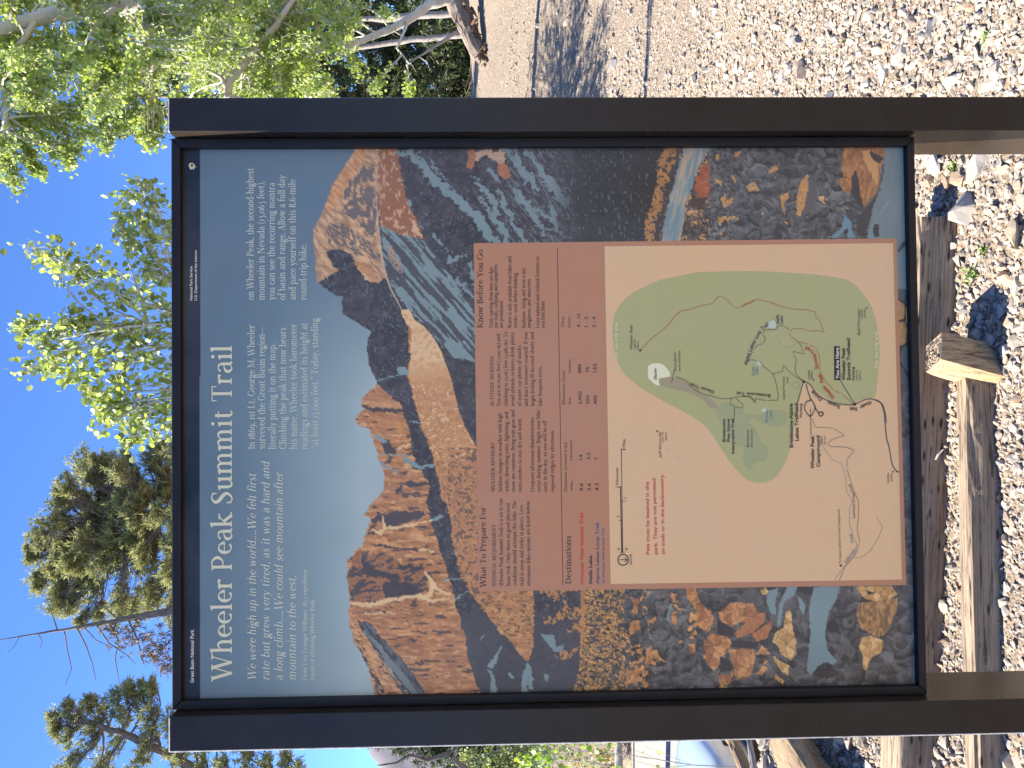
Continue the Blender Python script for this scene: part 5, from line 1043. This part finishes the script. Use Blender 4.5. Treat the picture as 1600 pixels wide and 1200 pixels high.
# ---- aspen saplings right behind the sign, their tops over its edge
TI=[]
def near_aspen(label, basepx, depth, tips, leafsize, dens=1.0, singles=0):
    g=at(basepx,0,1) if False else None
    bx=at(800,basepx,depth); root=thing('aspen_tree',label,'tree',(bx[0],bx[1],float(hgt(bx[0],bx[1]))),'aspens around the sign')
    tk=MB(); tr=TR(root,M_ASPEN); base=Vector(root.location); ld=[]
    top=max((Vector(at(x,y,depth+dz)) for x,y,r,dz in tips),key=lambda v:v.z)
    P=[base-Vector((0,0,.15)),base.lerp(top,.3)+Vector((.05,0,0)),base.lerp(top,.6)+Vector((-.04,.03,0)),base.lerp(top,.85),top]
    Q=[]; 
    for a,b in zip(P[:-1],P[1:]): Q+=[a.lerp(b,t/4) for t in range(4)]
    Q.append(P[-1]); tk.tube(Q,[.028*(1-.88*i/(len(Q)-1)) for i in range(len(Q))],8); tk.build('trunk',M_ASPEN,root)
    allC=[]
    for x,y,r,dz in tips:
        c=Vector(at(x,y,depth+dz)); rr=r/1200*depth
        lo=[q for q in Q if q.z<c.z-.15] or Q[:1]; b=lo[max(0,len(lo)-1-int(rng.integers(0,4)))]
        C=clump_leaves(tr,b,c,rr,int(8*dens),int(8*dens),leafsize,.010)
        # keep leaves out of the camera side of the sign and thin the ones hidden far behind it
        allC.append(C)
    C=np.concatenate(allC); px,py=to_px(C); vis=(px<262)&(px>-20); 
    vi=np.nonzero(vis)[0]; single=set(rng.permutation(vi)[:singles].tolist()); rest=np.array([i for i in range(len(C)) if i not in single])
    ld.append(quad_leaves(C[rest],leafsize,col=(.26,.32,.09),var=.55))
    finish(root,tr,ld,M_LEAF)
    if singles:
        ms=[]
        for k in range(6):
            v,f,c=quad_leaves(np.zeros((1,3)),leafsize,col=(.26,.33,.09),var=.55); ms.append(new_mesh('leaf',v,f,M_LEAF,cols=c))
        for i in single:
            o=bpy.data.objects.new('leaf',ms[i%6]); COL.objects.link(o); o.parent=root; o.location=Vector(C[i])-base; o.rotation_euler=(random.random()*6,random.random()*6,random.random()*6)
near_aspen('young aspen with round leaves, its three-pronged top rising centrally above the sign',470,6.7,
 [(45,383,17,0),(70,395,20,.1),(100,410,25,-.1),(130,430,30,.1),(150,400,26,.2),(165,440,34,0),(190,350,22,.1),(190,300,20,.2),(195,320,24,0),(215,290,17,-.1),(225,330,30,0),(200,380,34,.1),(235,420,40,0),(210,460,38,.2),(240,300,26,.1),(240,480,40,0),(255,360,40,-.1),(25,512,15,.2),(40,525,16,.1),(60,540,20,0),(85,520,20,.1),(105,500,22,-.1),(130,510,26,.1),(30,582,14,0),(55,575,17,.2),(85,570,22,0),(110,590,24,.1),(140,560,30,0),(160,520,34,.2),(175,560,36,0),(200,530,40,.1),(225,580,44,0),(240,540,44,.2),(150,600,28,.1),(190,610,34,.1)],.060,1.1,150)
near_aspen('small aspen with bright yellow-green leaves left of the three-pronged one',600,6.81,
 [(135,612,14,0),(160,625,20,.1),(175,650,24,0),(200,665,24,.1),(150,660,14,0),(225,640,30,0),(240,675,24,.1),(195,695,10,0),(250,620,34,.1),(210,600,26,0),(260,660,30,0),(185,630,20,.1)],.064,1.0,100)
# ---- big aspens at the right
def big_aspen(label, trunkpts, limbs, clumps, leafsize, twigs=14, per=9, col=(.26,.34,.085), group='aspens around the sign', rb=.013):
    t0=Vector(at(*trunkpts[0][:3])); gz=float(hgt(t0.x,t0.y)); base=Vector((t0.x,t0.y,gz)) 
    root=thing('aspen_tree',label,'tree',base,group); 
    def poly(pts): 
        P=[Vector(at(x,y,d)) for x,y,d,r in pts]; R=[r*.85/1200*d for x,y,d,r in pts]; Q=[];S=[]
        for i in range(len(P)-1):
            for k in range(5): t=k/5; Q.append(P[i].lerp(P[i+1],t)+Vector(rng.normal(size=3))*R[i]*.07); S.append(R[i]*(1-t)+R[i+1]*t)
        return Q+[P[-1]],S+[R[-1]]
    nodes=[]
    Q,S=poly(trunkpts)
    if Q[0].z>gz-.1: Q=[Vector((Q[0].x,Q[0].y,gz-.2))]+Q; S=[S[0]*1.1]+S
    mb=MB(); mb.tube(Q,S,10,jit=.04); mb.build('trunk',M_ASPEN,root,smooth=True); nodes+=Q[2:]
    for l in limbs:
        Q,S=poly(l); mb=MB(); mb.tube(Q,S,8,jit=.04); mb.build('limb',M_ASPEN,root,smooth=True); nodes+=Q[2:]
    tr=TR(root,M_ASPEN); C=[]
    for x,y,r,d in clumps:
        c=Vector(at(x,y,d)); rr=r/1200*d; b=min(nodes,key=lambda q:(q-c).length+rng.uniform(0,.6)); C.append(clump_leaves(tr,b,c,rr,twigs,per,leafsize,rb))
    C=np.concatenate(C); finish(root,tr,[quad_leaves(C,leafsize,col=col,var=.42)],M_LEAF); return root
r_=np.random.default_rng(5)
def fillc(poly,n,r,d):
    P=np.array(poly,float); out=[]
    while len(out)<n:
        x=r_.uniform(P[:,0].min(),P[:,0].max()); y=r_.uniform(P[:,1].min(),P[:,1].max())
        if inpoly(np.array([x]),np.array([y]),P)[0]: out.append((x,y,r*r_.uniform(.7,1.25),d+r_.uniform(-1.1,1.1)))
    return out
big_aspen('large leaning aspen with thick pale trunk, overhanging the upper right of the sign',
 [(760,-190,8.6,20),(600,-150,8.4,19),(420,-70,8.2,18),(260,-8,8.0,17),(190,8,7.9,16),(120,12,7.8,14),(60,28,7.7,13),(0,45,7.6,11),(-120,80,7.5,8),(-260,110,7.4,5)],
 [[(190,8,7.9,6),(150,40,7.6,5),(140,60,7.4,4),(180,70,7.3,3)],[(60,28,7.7,6),(25,80,7.5,5),(10,130,7.4,3.5),(5,200,7.3,2.5)],[(215,2,7.9,5),(240,25,7.6,3.5),(225,45,7.5,2.5)],[(120,12,7.8,4),(160,60,7.6,3.5),(210,95,7.5,3),(232,112,7.4,2)]],
 fillc([(-120,-60),(420,-60),(400,60),(330,110),(250,150),(240,160),(150,180),(100,210),(30,240),(-100,280)],135,34,8.0)
 +[(20,285,20,7.6),(8,265,24,7.5),(50,250,16,7.7),(65,272,9,7.6),(110,225,26,7.7),(108,255,13,7.6),(120,240,14,7.6),(150,215,20,7.8),(165,228,11,7.6),(190,205,22,7.7),(225,215,18,7.5),(238,228,11,7.5),(215,190,26,7.6),(130,190,28,7.8),(60,215,26,7.8),(245,190,24,7.6),(180,170,30,7.7),(85,190,24,7.9),(0,215,30,7.6),(-40,290,40,7.6)],.040,18,16)
big_aspen('slender aspen with pale forked limb, leaves hanging beside the right post',
 [(745,-60,10.5,10),(700,0,10.4,8.5),(668,8,10.3,8),(640,30,10.2,7.5),(600,50,10.1,6.5),(570,62,10.0,5.5),(545,72,9.9,4),(515,74,9.9,3),(470,90,9.8,2)],
 [[(640,30,10.2,2.5),(620,75,10.0,2),(640,100,9.9,1.2)]],
 fillc([(300,-40),(520,-40),(560,20),(540,80),(500,160),(300,160),(280,80)],70,27,10.2)+[(560,110,18,10),(590,140,20,10),(600,20,16,10.4),(640,150,14,10.1),(540,20,22,10.3)],.047,13,13,(.27,.36,.08))
big_aspen('aspen with a thick bare mottled limb slanting behind the top of the right post',
 [(720,190,9.6,8),(560,190,9.5,8),(420,175,9.4,8),(355,150,9.3,8),(358,128,9.3,8),(380,100,9.3,7.5),(400,75,9.4,7),(430,42,9.5,6),(470,-20,9.6,4)],
 [[(355,140,9.3,5),(345,120,9.2,4),(325,110,9.2,3),(290,115,9.2,2)],[(400,75,9.4,2.5),(440,110,9.3,2),(435,150,9.2,1.5)]],
 fillc([(270,30),(480,20),(520,160),(260,190)],48,26,9.9),.046,12,12,(.25,.33,.08))
big_aspen('aspen standing wholly behind the sign, its crown shading the dirt slope at the right',
 [(900,560,9.0,7),(700,565,9.0,6.5),(560,575,9.0,5),(470,585,9.0,2)],[],fillc([(300,420),(420,380),(620,380),(720,500),(700,760),(520,800),(330,640)],110,34,8.9),.05,10,8,(.18,.25,.07))  # unseen tree, added to cast the dappled shade band on the slope
# straight grey trunks in the shade between them
def bare(label,pts,name='dead_tree',limbs=(),mat=M_ASPEN,group=None,cat='dead tree',joined=True):
    P=[Vector(at(x,y,d)) for x,y,d,r in pts]; gz=float(hgt(P[0].x,P[0].y)); root=thing(name,label,cat,(P[0].x,P[0].y,min(gz,P[0].z)),group)
    def q_(pts):
        P=[Vector(at(x,y,d)) for x,y,d,r in pts]; R=[r/1200*d for x,y,d,r in pts]; Q=[];S=[]
        for i in range(len(P)-1):
            for k in range(4): t=k/4; Q.append(P[i].lerp(P[i+1],t)+Vector(rng.normal(size=3))*R[i]*.12); S.append(R[i]*(1-t)+R[i+1]*t)
        return Q+[P[-1]],S+[R[-1]]
    Q,S=q_(pts)
    if Q[0].z>gz: Q=[Vector((Q[0].x,Q[0].y,gz-.1))]+Q; S=[S[0]]+S
    mb=MB(); mb.tube(Q,S,9,jit=.1); mb.build('trunk',mat,root,smooth=True)
    for l in limbs: Q,S=q_(l); mb=MB(); mb.tube(Q,S,6,jit=.1); mb.build('branch',mat,root,smooth=True)
    return root
bare('straight shaded grey trunk nearer the right post, in front of the dark conifers',[(738,54,14,4.5),(690,58,14,4.5),(640,63,14,4.5),(588,70,14,4),(540,78,14,3)],'dead_tree',[[(640,63,14,1.2),(610,45,13.9,.9),(590,48,13.9,.5)]],M_GLOG,'bare trunks at the right')
bare('straight shaded grey trunk further from the right post, partly behind the pale leaning aspen',[(735,18,13.6,5),(700,22,13.6,5),(650,25,13.6,5),(600,30,13.6,4.5),(560,28,13.6,3)],'dead_tree',[],M_GLOG,'bare trunks at the right')
bare('thin crooked dead branch rising from the rotten log',[(735,32,12.3,3.2),(715,48,12.2,3),(690,66,12.1,2.5),(668,80,12,1.8),(655,88,12,1.4),(634,102,12,.8)],'dead_branch',[[(655,88,12,1),(668,98,11.9,.7),(672,110,11.9,.4)],[(655,88,12,.9),(640,95,12,.7),(650,112,12,.4)],[(690,66,12.1,1),(672,60,12,.6),(664,70,12,.3)]],M_GLOG,cat='branch')

# ---- conifers
def conifer_clumps(label, trunk, clumps, tuft, col, name='pine_tree', group=None, per=26, bark=M_CBARK, rb=.03, limbs=(), nn=9, w=.10, cat='tree'):
    P=[Vector(at(x,y,d)) for x,y,d,r in trunk]; gz=float(hgt(P[0].x,P[0].y)); root=thing(name,label,cat,(P[0].x,P[0].y,gz),group)
    R=[r/1200*d for x,y,d,r in trunk]; Q=[Vector((P[0].x,P[0].y,gz-.2))];S=[R[0]*1.15]
    for i in range(len(P)-1):
        for k in range(5): t=k/5; Q.append(P[i].lerp(P[i+1],t)+Vector(rng.normal(size=3))*R[i]*.2); S.append(R[i]*(1-t)+R[i+1]*t)
    Q.append(P[-1]); S.append(R[-1]); mb=MB(); mb.tube(Q,S,9,jit=.1); mb.build('trunk',bark,root,smooth=True)
    tr=TR(root,bark); C=[];D=[]
    for x,y,r,d in clumps:
        c=Vector(at(x,y,d)); rr=r/1200*d; lo=[q for q in Q if q.z<c.z+.2] or Q
        b=min(lo,key=lambda q:(q-c).length+rng.uniform(0,.8)); Pp=tr.curve(b,c,rb,rb*.3,sag=.06)
        for _ in range(per):
            dd=Vector(rng.normal(size=3)).normalized(); dd.z=abs(dd.z)*.7+dd.z*.3; e=c+dd*rr*(rng.uniform()**.4); 
            st=Pp[int(rng.integers(3,len(Pp)))]; Qq=tr.curve(st,e,rb*.22,rb*.1,sag=.03,n=3,k=3)
            out=(Qq[-1]-Qq[-2]).normalized()
            C.append(tuple(Qq[-1])); D.append(tuple(out))
            C.append(tuple(Qq[-2].lerp(Qq[-1],.4))); D.append(tuple(out))
    finish(root,tr,[needle_tufts(np.array(C),np.array(D),tuft,col,nn,w)],M_NEEDLE); return root
cl=[(150,718,12,14),(170,730,22,14.2),(145,745,14,14),(200,720,26,14),(240,715,28,14.3),(215,750,34,14),(165,770,26,14.4),(130,778,18,14),(110,785,16,14.2),(92,806,11,14),(100,820,18,14.2),(60,838,10,14),(72,845,18,14.1),(48,858,9,14),(50,872,13,14),(95,860,26,14),(60,905,14,14),(90,890,24,14.3),(62,915,12,14),(95,925,22,14),(120,840,34,14.4),(150,810,36,14),(190,790,40,14.2),(235,780,40,14),(130,885,36,14),(170,850,40,14.3),(215,835,42,14),(250,830,40,14.4),(110,950,20,14),(90,948,12,14.1),(150,920,34,14),(195,890,40,14.2),(240,880,42,14),(130,972,14,14),(160,960,26,14.1),(195,940,34,14),(235,930,36,14.2),(260,760,36,14.3),(270,900,40,14),(255,700,20,14)]
cl=[(x,y,r*.8,d) for x,y,r,d in cl]+[(x,y,r,d) for x,y,r,d in fillc([(120,720),(60,850),(70,920),(120,950),(290,960),(290,690),(200,720)],75,27,14.2) if x>95 or 830<y<905]
conifer_clumps('broad rounded pine with dense olive foliage above the left half of the sign',[(760,800,14,16),(500,800,14,14),(330,790,14,11),(260,800,14,8),(200,815,14,5),(150,830,14,3)],cl,.10,(.25,.26,.12),'pine_tree','pines behind the sign',46,w=.13,rb=.022)
cl2=[(85,1120,14,12),(90,1140,12,12),(108,1105,14,12),(125,1120,20,12.2),(110,1150,18,12),(145,1095,16,12),(160,1115,24,12.1),(150,1150,26,12),(185,1095,22,12),(205,1075,14,12),(225,1080,18,12.1),(240,1070,14,12),(205,1110,28,12),(195,1150,30,12.3),(240,1110,32,12),(240,1150,32,12.1),(120,1190,26,12),(170,1195,30,12.2),(225,1195,34,12),(285,1180,30,12),(320,1190,28,12.2),(350,1200,26,12),(390,1185,24,12.1),(270,1130,30,12),(300,1160,30,12.3),(420,1200,26,12),(450,1180,22,12.2),(470,1210,26,12),(330,1140,26,12.4),(380,1150,26,12.3),(150,1230,36,12),(250,1240,36,12),(90,1220,24,12),(350,1240,34,12)]
conifer_clumps('open loose pine at the lower left corner of the view, left of the dead-topped tree',[(800,1260,12.2,14),(600,1260,12.2,12),(400,1230,12.2,10),(280,1190,12.1,7),(200,1150,12,5),(130,1125,12,3)],cl2,.095,(.26,.28,.13),'pine_tree','pines behind the sign',34,w=.12,rb=.02)
# dead topped tree between the two pines
sn=bare('dead-topped conifer with bare leader and drooping twigs between the two pines',[(420,930,11,8),(330,945,11,7.5),(270,954,11,6.5),(240,960,11,5.5),(200,966,11,4.5),(150,975,11,3.2),(110,982,11,2.2),(60,990,11,1.5),(30,995,11,1.1),(0,1000,11,.8),(-40,1006,11,.5)],'dead_topped_tree',
 [[(150,975,11,1.4),(170,1005,10.9,1.1),(200,1025,10.9,.8),(212,1038,10.9,.5)],[(120,980,11,1.2),(135,1010,11,1),(145,1040,11,.7),(150,1065,11,.4)],[(100,984,11,1.1),(105,1015,11.1,.9),(112,1045,11.1,.6),(100,1075,11.1,.4)],[(90,985,11,1),(80,955,11,.8),(72,935,11,.5),(60,922,11,.4)],[(30,995,11,.6),(22,1010,11,.4),(10,1022,11,.3)],[(170,972,11,1.4),(185,1000,11,1.1),(180,1030,11,.8),(188,1075,11,.4)],[(60,990,11,.7),(66,1003,11,.5),(60,1018,11,.3)],[(200,966,11,1.5),(215,1000,11,1.2),(225,1040,11,.8)],[(130,978,11,1),(150,1000,11.1,.8),(175,1012,11.1,.5)],[(0,1000,11,.5),(-8,990,11,.3)],[(185,968,11,1.2),(165,950,11,.9),(150,944,11,.5)]],M_CBARK)
C=[];D=[]
for x,y,r in ((175,985,14),(190,1000,18),(210,985,20),(225,1005,20),(245,990,20),(255,1025,16),(260,1045,10),(235,1020,12),(265,1000,22)):
    for _ in range(26):
        p=Vector(at(x,y,11))+Vector(rng.normal(size=3))*r/1200*11*.55; C.append(tuple(p)); D.append((0,0,-.6))
v,f,c=needle_tufts(np.array(C),np.array(D),.075,(.13,.095,.045),8,.12); o=put_obj('dead_foliage',new_mesh('dead_foliage',v-np.array(sn.location),f,M_NEEDLE,cols=c),sn); tag(o,kind='stuff')
# ---- whole conifers of the wood at the right and behind the lot at the left
def fir(label,x,y,h,rad,col,seed,group,tuft=.16,name='fir_tree',whorls=26,low=.04,nn=7):
    r=np.random.default_rng(seed); z0_=float(hgt(x,y)); root=thing(name,label,'tree',(x,y,z0_),group); mb=MB(); mb.tube([(x,y,z0_-.2),(x,y,z0_+h*.5),(x,y,z0_+h)],[h*.016,h*.010,.01],8); mb.build('trunk',M_CBARK,root,smooth=True)
    br=MB(); C=[];D=[]
    for k in range(whorls):
        t=low+(1-low)*k/whorls; z=z0_+h*t; R=rad*(1-t)**.75*r.uniform(.75,1.15); nb=int(6+4*(1-t))
        for j in range(nb):
            a=r.uniform(0,6.28); d=Vector((math.cos(a),math.sin(a),0)); dr=R*.30; L=R*r.uniform(.7,1.1)
            P=[Vector((x,y,z))+d*L*s_+Vector((0,0,-dr*s_**1.5)) for s_ in (0,.35,.7,1.)]; br.tube(P,[.018*(1-t)+.006,.012,.007,.003],3,cap=False)
            for q in range(int(5+11*(1-t))):
                s_=r.uniform(.22,1.); i=min(int(s_*3),2); p=P[i].lerp(P[i+1],s_*3-i)+Vector((r.normal()*.10*L*s_,r.normal()*.10*L*s_,r.normal()*.03-.04)); C.append(tuple(p)); D.append((d.x*.6,d.y*.6,-.55))
    tag(br.build('branches',M_CBARK,root),kind='stuff')
    v,f,c=needle_tufts(np.array(C),np.array(D),tuft,col,nn,.17); o=put_obj('crown',new_mesh('crown',v-np.array(root.location),f,M_NEEDLE,cols=c),root); tag(o,kind='stuff')
G='firs of the wood behind the path'
k=0
for (px_,d,h,rad,col,lb) in ((35,17,8.5,2.0,(.07,.095,.032),'dark fir behind the two grey trunks'),(110,18,9.5,2.1,(.08,.105,.034),'dark fir close to the right post, beyond the dirt slope'),(-50,18.5,9,2.2,(.07,.09,.03),'dark fir at the right-hand picture edge'),(190,17.5,8.8,2.0,(.08,.10,.036),'dark fir whose crown is cut by the right post'),(60,22,12,2.6,(.085,.11,.04),'tall fir deeper in the wood between the front firs'),(150,23,11.5,2.5,(.08,.105,.04),'tall fir deeper in the wood, nearest the sign'),(-20,24,12.5,2.6,(.08,.105,.04),'tall fir deep in the wood at the far right'),(-140,20,11,2.4,(.08,.105,.04),'fir outside the right edge of the view')):
    p=at(740,px_,d); fir(lb,p[0],p[1],h,rad,col,100+k,G); k+=1
G='firs beyond the parking lot'
for (px_,d,h,rad,col,lb) in ((1235,19.5,3.4,1.1,(.06,.09,.03),'low green fir just beyond the road at the left edge'),(1150,20.5,3.6,1.2,(.055,.085,.03),'low green fir just beyond the road, behind the left post'),(1320,22,6,1.6,(.05,.075,.028),'taller fir beyond the road, outside the left edge')):
    p=at(900,px_,d); fir(lb,p[0],p[1],h,rad,col,200+k,G,.14,'fir_tree',22); k+=1
# bushes with bright leaves close by at the left
def bush(label,pts,leafsize,col,depthbase,n=12,per=9,name='bush',group=None):
    P0=at(pts[0][0],pts[0][1],depthbase); z=float(hgt(P0[0],P0[1])); root=thing(name,label,'bush',(P0[0],P0[1],z),group); tr=TR(root,M_ASPEN); C=[]
    for x,y,r,d in pts: c=Vector(at(x,y,d)); C.append(clump_leaves(tr,Vector((P0[0],P0[1],z-.05))+Vector((rng.normal()*.1,rng.normal()*.1,0)),c,r/1200*d,n,per,leafsize,.005))
    finish(root,tr,[quad_leaves(np.concatenate(C),leafsize,col=col)],M_LEAF,names=('trunk','stems','foliage'))
bush('leafy aspen sprout with bright green leaves hanging left of the left post',[(815,1195,12,5.5),(835,1172,10,5.4),(850,1185,9,5.4),(840,1210,20,5.5)],.045,(.20,.32,.05),5.5,7,6)
bush('dense green shrub beyond the parking lot at the left edge',[(760,1190,28,16),(730,1180,24,16),(790,1170,22,15.8),(770,1215,30,16),(800,1200,22,15.7),(715,1200,20,16.2)],.07,(.11,.15,.05),16,22,14)
bush('dry tan brush on the bank across the road',[(930,1180,16,16),(900,1195,16,16.4),(945,1205,12,15.8),(880,1175,14,16.6)],.06,(.30,.25,.14),16,16,10)
# bare dark branched tree seen against the sky, left edge
bare('dark crooked bare tree against the sky and grey mountain, left edge',[(860,1215,9,7),(740,1210,9,6),(720,1196,9,5),(700,1178,9,4),(668,1188,9,3),(640,1180,9,2.4),(620,1192,9,1.8),(590,1196,9,1)],'dead_tree',
 [[(720,1196,9,4),(700,1205,9,2.5),(670,1210,9,1.5)],[(700,1178,9,2.5),(715,1168,9,2),(700,1158,9,1)],[(668,1188,9,1.6),(655,1172,9,1.2),(640,1166,9,.8),(628,1175,9,.6)],[(640,1180,9,1.4),(630,1170,9,1),(615,1178,9,.6)],[(660,1190,9,1.2),(650,1203,9,.9),(640,1212,9,.5)]],M_CBARK)

# ----------------------------------------------------------------------------
# parked car, its nose showing left of the sign
# ----------------------------------------------------------------------------
m=N('pale_blue_car_paint'); m.base((.46,.56,.62)); m.rough(.28); m.b.inputs['Metallic'].default_value=.25; m.b.inputs['Coat Weight'].default_value=.8; m.b.inputs['Coat Roughness'].default_value=.04; M_CAR=m.m
m=N('car_glass'); m.base((.03,.04,.045)); m.rough(.05); M_GL=m.m
m=N('black_rubber'); m.base((.02,.02,.02)); m.rough(.85); M_RUB=m.m
m=N('wheel_alloy'); m.base((.5,.5,.52)); m.b.inputs['Metallic'].default_value=.9; m.rough(.35); M_AL=m.m
m=N('lamp_glass'); m.base((.75,.78,.8)); m.rough(.08); M_LMP=m.m
nose=at(1110,1150,7.6); zg=-1.19; yaw=R_(184)
car=thing('parked_car','pale blue parked car, only its nose showing left of the left post','car',(nose[0],nose[1]+.1,zg)); 
def cl_(p): return p      # car local: +x backwards from the nose, y across, z up
ST_=[(0,.52,[.30,.42,.62,.66]),(.10,.74,[.22,.40,.70,.735]),(.35,.84,[.20,.42,.78,.815]),(.9,.88,[.20,.45,.84,.885]),(1.25,.89,[.20,.45,.88,.93]),(1.9,.89,[.20,.45,.90,.95]),(2.8,.89,[.20,.45,.90,.96]),(3.6,.88,[.20,.45,.92,.98]),(4.2,.84,[.22,.45,.90,.95]),(4.42,.74,[.30,.45,.80,.86])]
V=[];F=[]; 
for x,hw,(a,b,c,d) in ST_:
    V+=[(x,-hw*.92,a),(x,-hw,b),(x,-hw*.97,c),(x,-hw*.72,d),(x,0,d+.025),(x,hw*.72,d),(x,hw*.97,c),(x,hw,b),(x,hw*.92,a),(x,0,a)]
K=10
for i in range(len(ST_)-1):
    for j in range(K): F.append((i*K+j,(i+1)*K+j,(i+1)*K+(j+1)%K,i*K+(j+1)%K))
F+=[tuple(range(K)),tuple((len(ST_)-1)*K+j for j in range(K))[::-1]]
def cpart(name,V,F,mat,smooth=False,sub=0,parent=car):
    Rm=Matrix.Rotation(yaw,3,'Z'); me=new_mesh(name,[Rm@Vector(v) for v in V],F,mat,smooth=smooth); o=put_obj(name,me,parent)
    if sub: md=o.modifiers.new('s','SUBSURF'); md.levels=sub; md.render_levels=sub
    return o
cpart('body',V,F,M_CAR,True,2)
G_=[(1.25,.80,.92),(1.95,.66,1.42),(3.3,.64,1.43),(4.1,.74,.95)]
V=[];F=[]
for x,hw,z in G_: V+=[(x,-hw,z),(x,hw,z)]
V=[(1.15,-.80,.90),(1.15,.80,.90),(1.95,-.62,1.42),(1.95,.62,1.42),(3.2,-.62,1.44),(3.2,.62,1.44),(4.15,-.74,.93),(4.15,.74,.93)]
cpart('windscreen',V[:4],[(0,1,3,2)],M_GL); cpart('rear_window',V[4:],[(0,1,3,2)],M_GL); cpart('roof',[V[2],V[3],V[4],V[5],(2.5,-.6,1.475),(2.5,.6,1.475)],[(0,1,5,4),(4,5,3,2)],M_CAR)
for s_ in (0,1): cpart('side_window',[V[0+s_],V[2+s_],V[4+s_],V[6+s_]],[(0,1,2,3)],M_GL)
for s_ in (-1,1):
    cpart('headlight',[(.06,s_*.60,.56),(.02,s_*.40,.56),(.05,s_*.40,.66),(.22,s_*.74,.70),(.26,s_*.80,.60)],[(0,1,2,3,4)],M_LMP)
    for wx_ in (.82,3.5):
        n=28; V=[];F=[]
        for i in range(n):
            a=6.2832*i/n
            for (r0_,y_) in ((.20,.0),(.31,.0),(.325,.03),(.325,.17),(.31,.20),(.20,.20)): V.append((wx_+math.cos(a)*r0_,s_*(.90-y_)+s_*.0,.325+math.sin(a)*r0_))
        F=[(i*6+j,((i+1)%n)*6+j,((i+1)%n)*6+(j+1)%6,i*6+(j+1)%6) for i in range(n) for j in range(6)]
        w_=cpart('wheel',V,F,M_RUB,True)
        V=[(wx_,s_*.88,.325)]+[(wx_+math.cos(6.2832*i/n)*(.205 if i%4<2 else .19),s_*.885,.325+math.sin(6.2832*i/n)*.205) for i in range(n)]
        cpart('rim',V,[(0,1+i,1+(i+1)%n) for i in range(n)],M_AL,parent=w_)
cpart('grille',[(-.004,-.34,.44),(-.004,.34,.44),(.012,.34,.56),(.012,-.34,.56)],[(0,1,2,3)],M_RUB)
cpart('bumper_lip',[(.0,-.60,.27),(.0,.60,.27),(-.03,.55,.36),(-.03,-.55,.36),(.12,-.78,.26),(.12,.78,.26),(.10,.80,.36),(.10,-.80,.36)],[(0,1,2,3),(1,5,6,2),(4,0,3,7)],M_RUB)
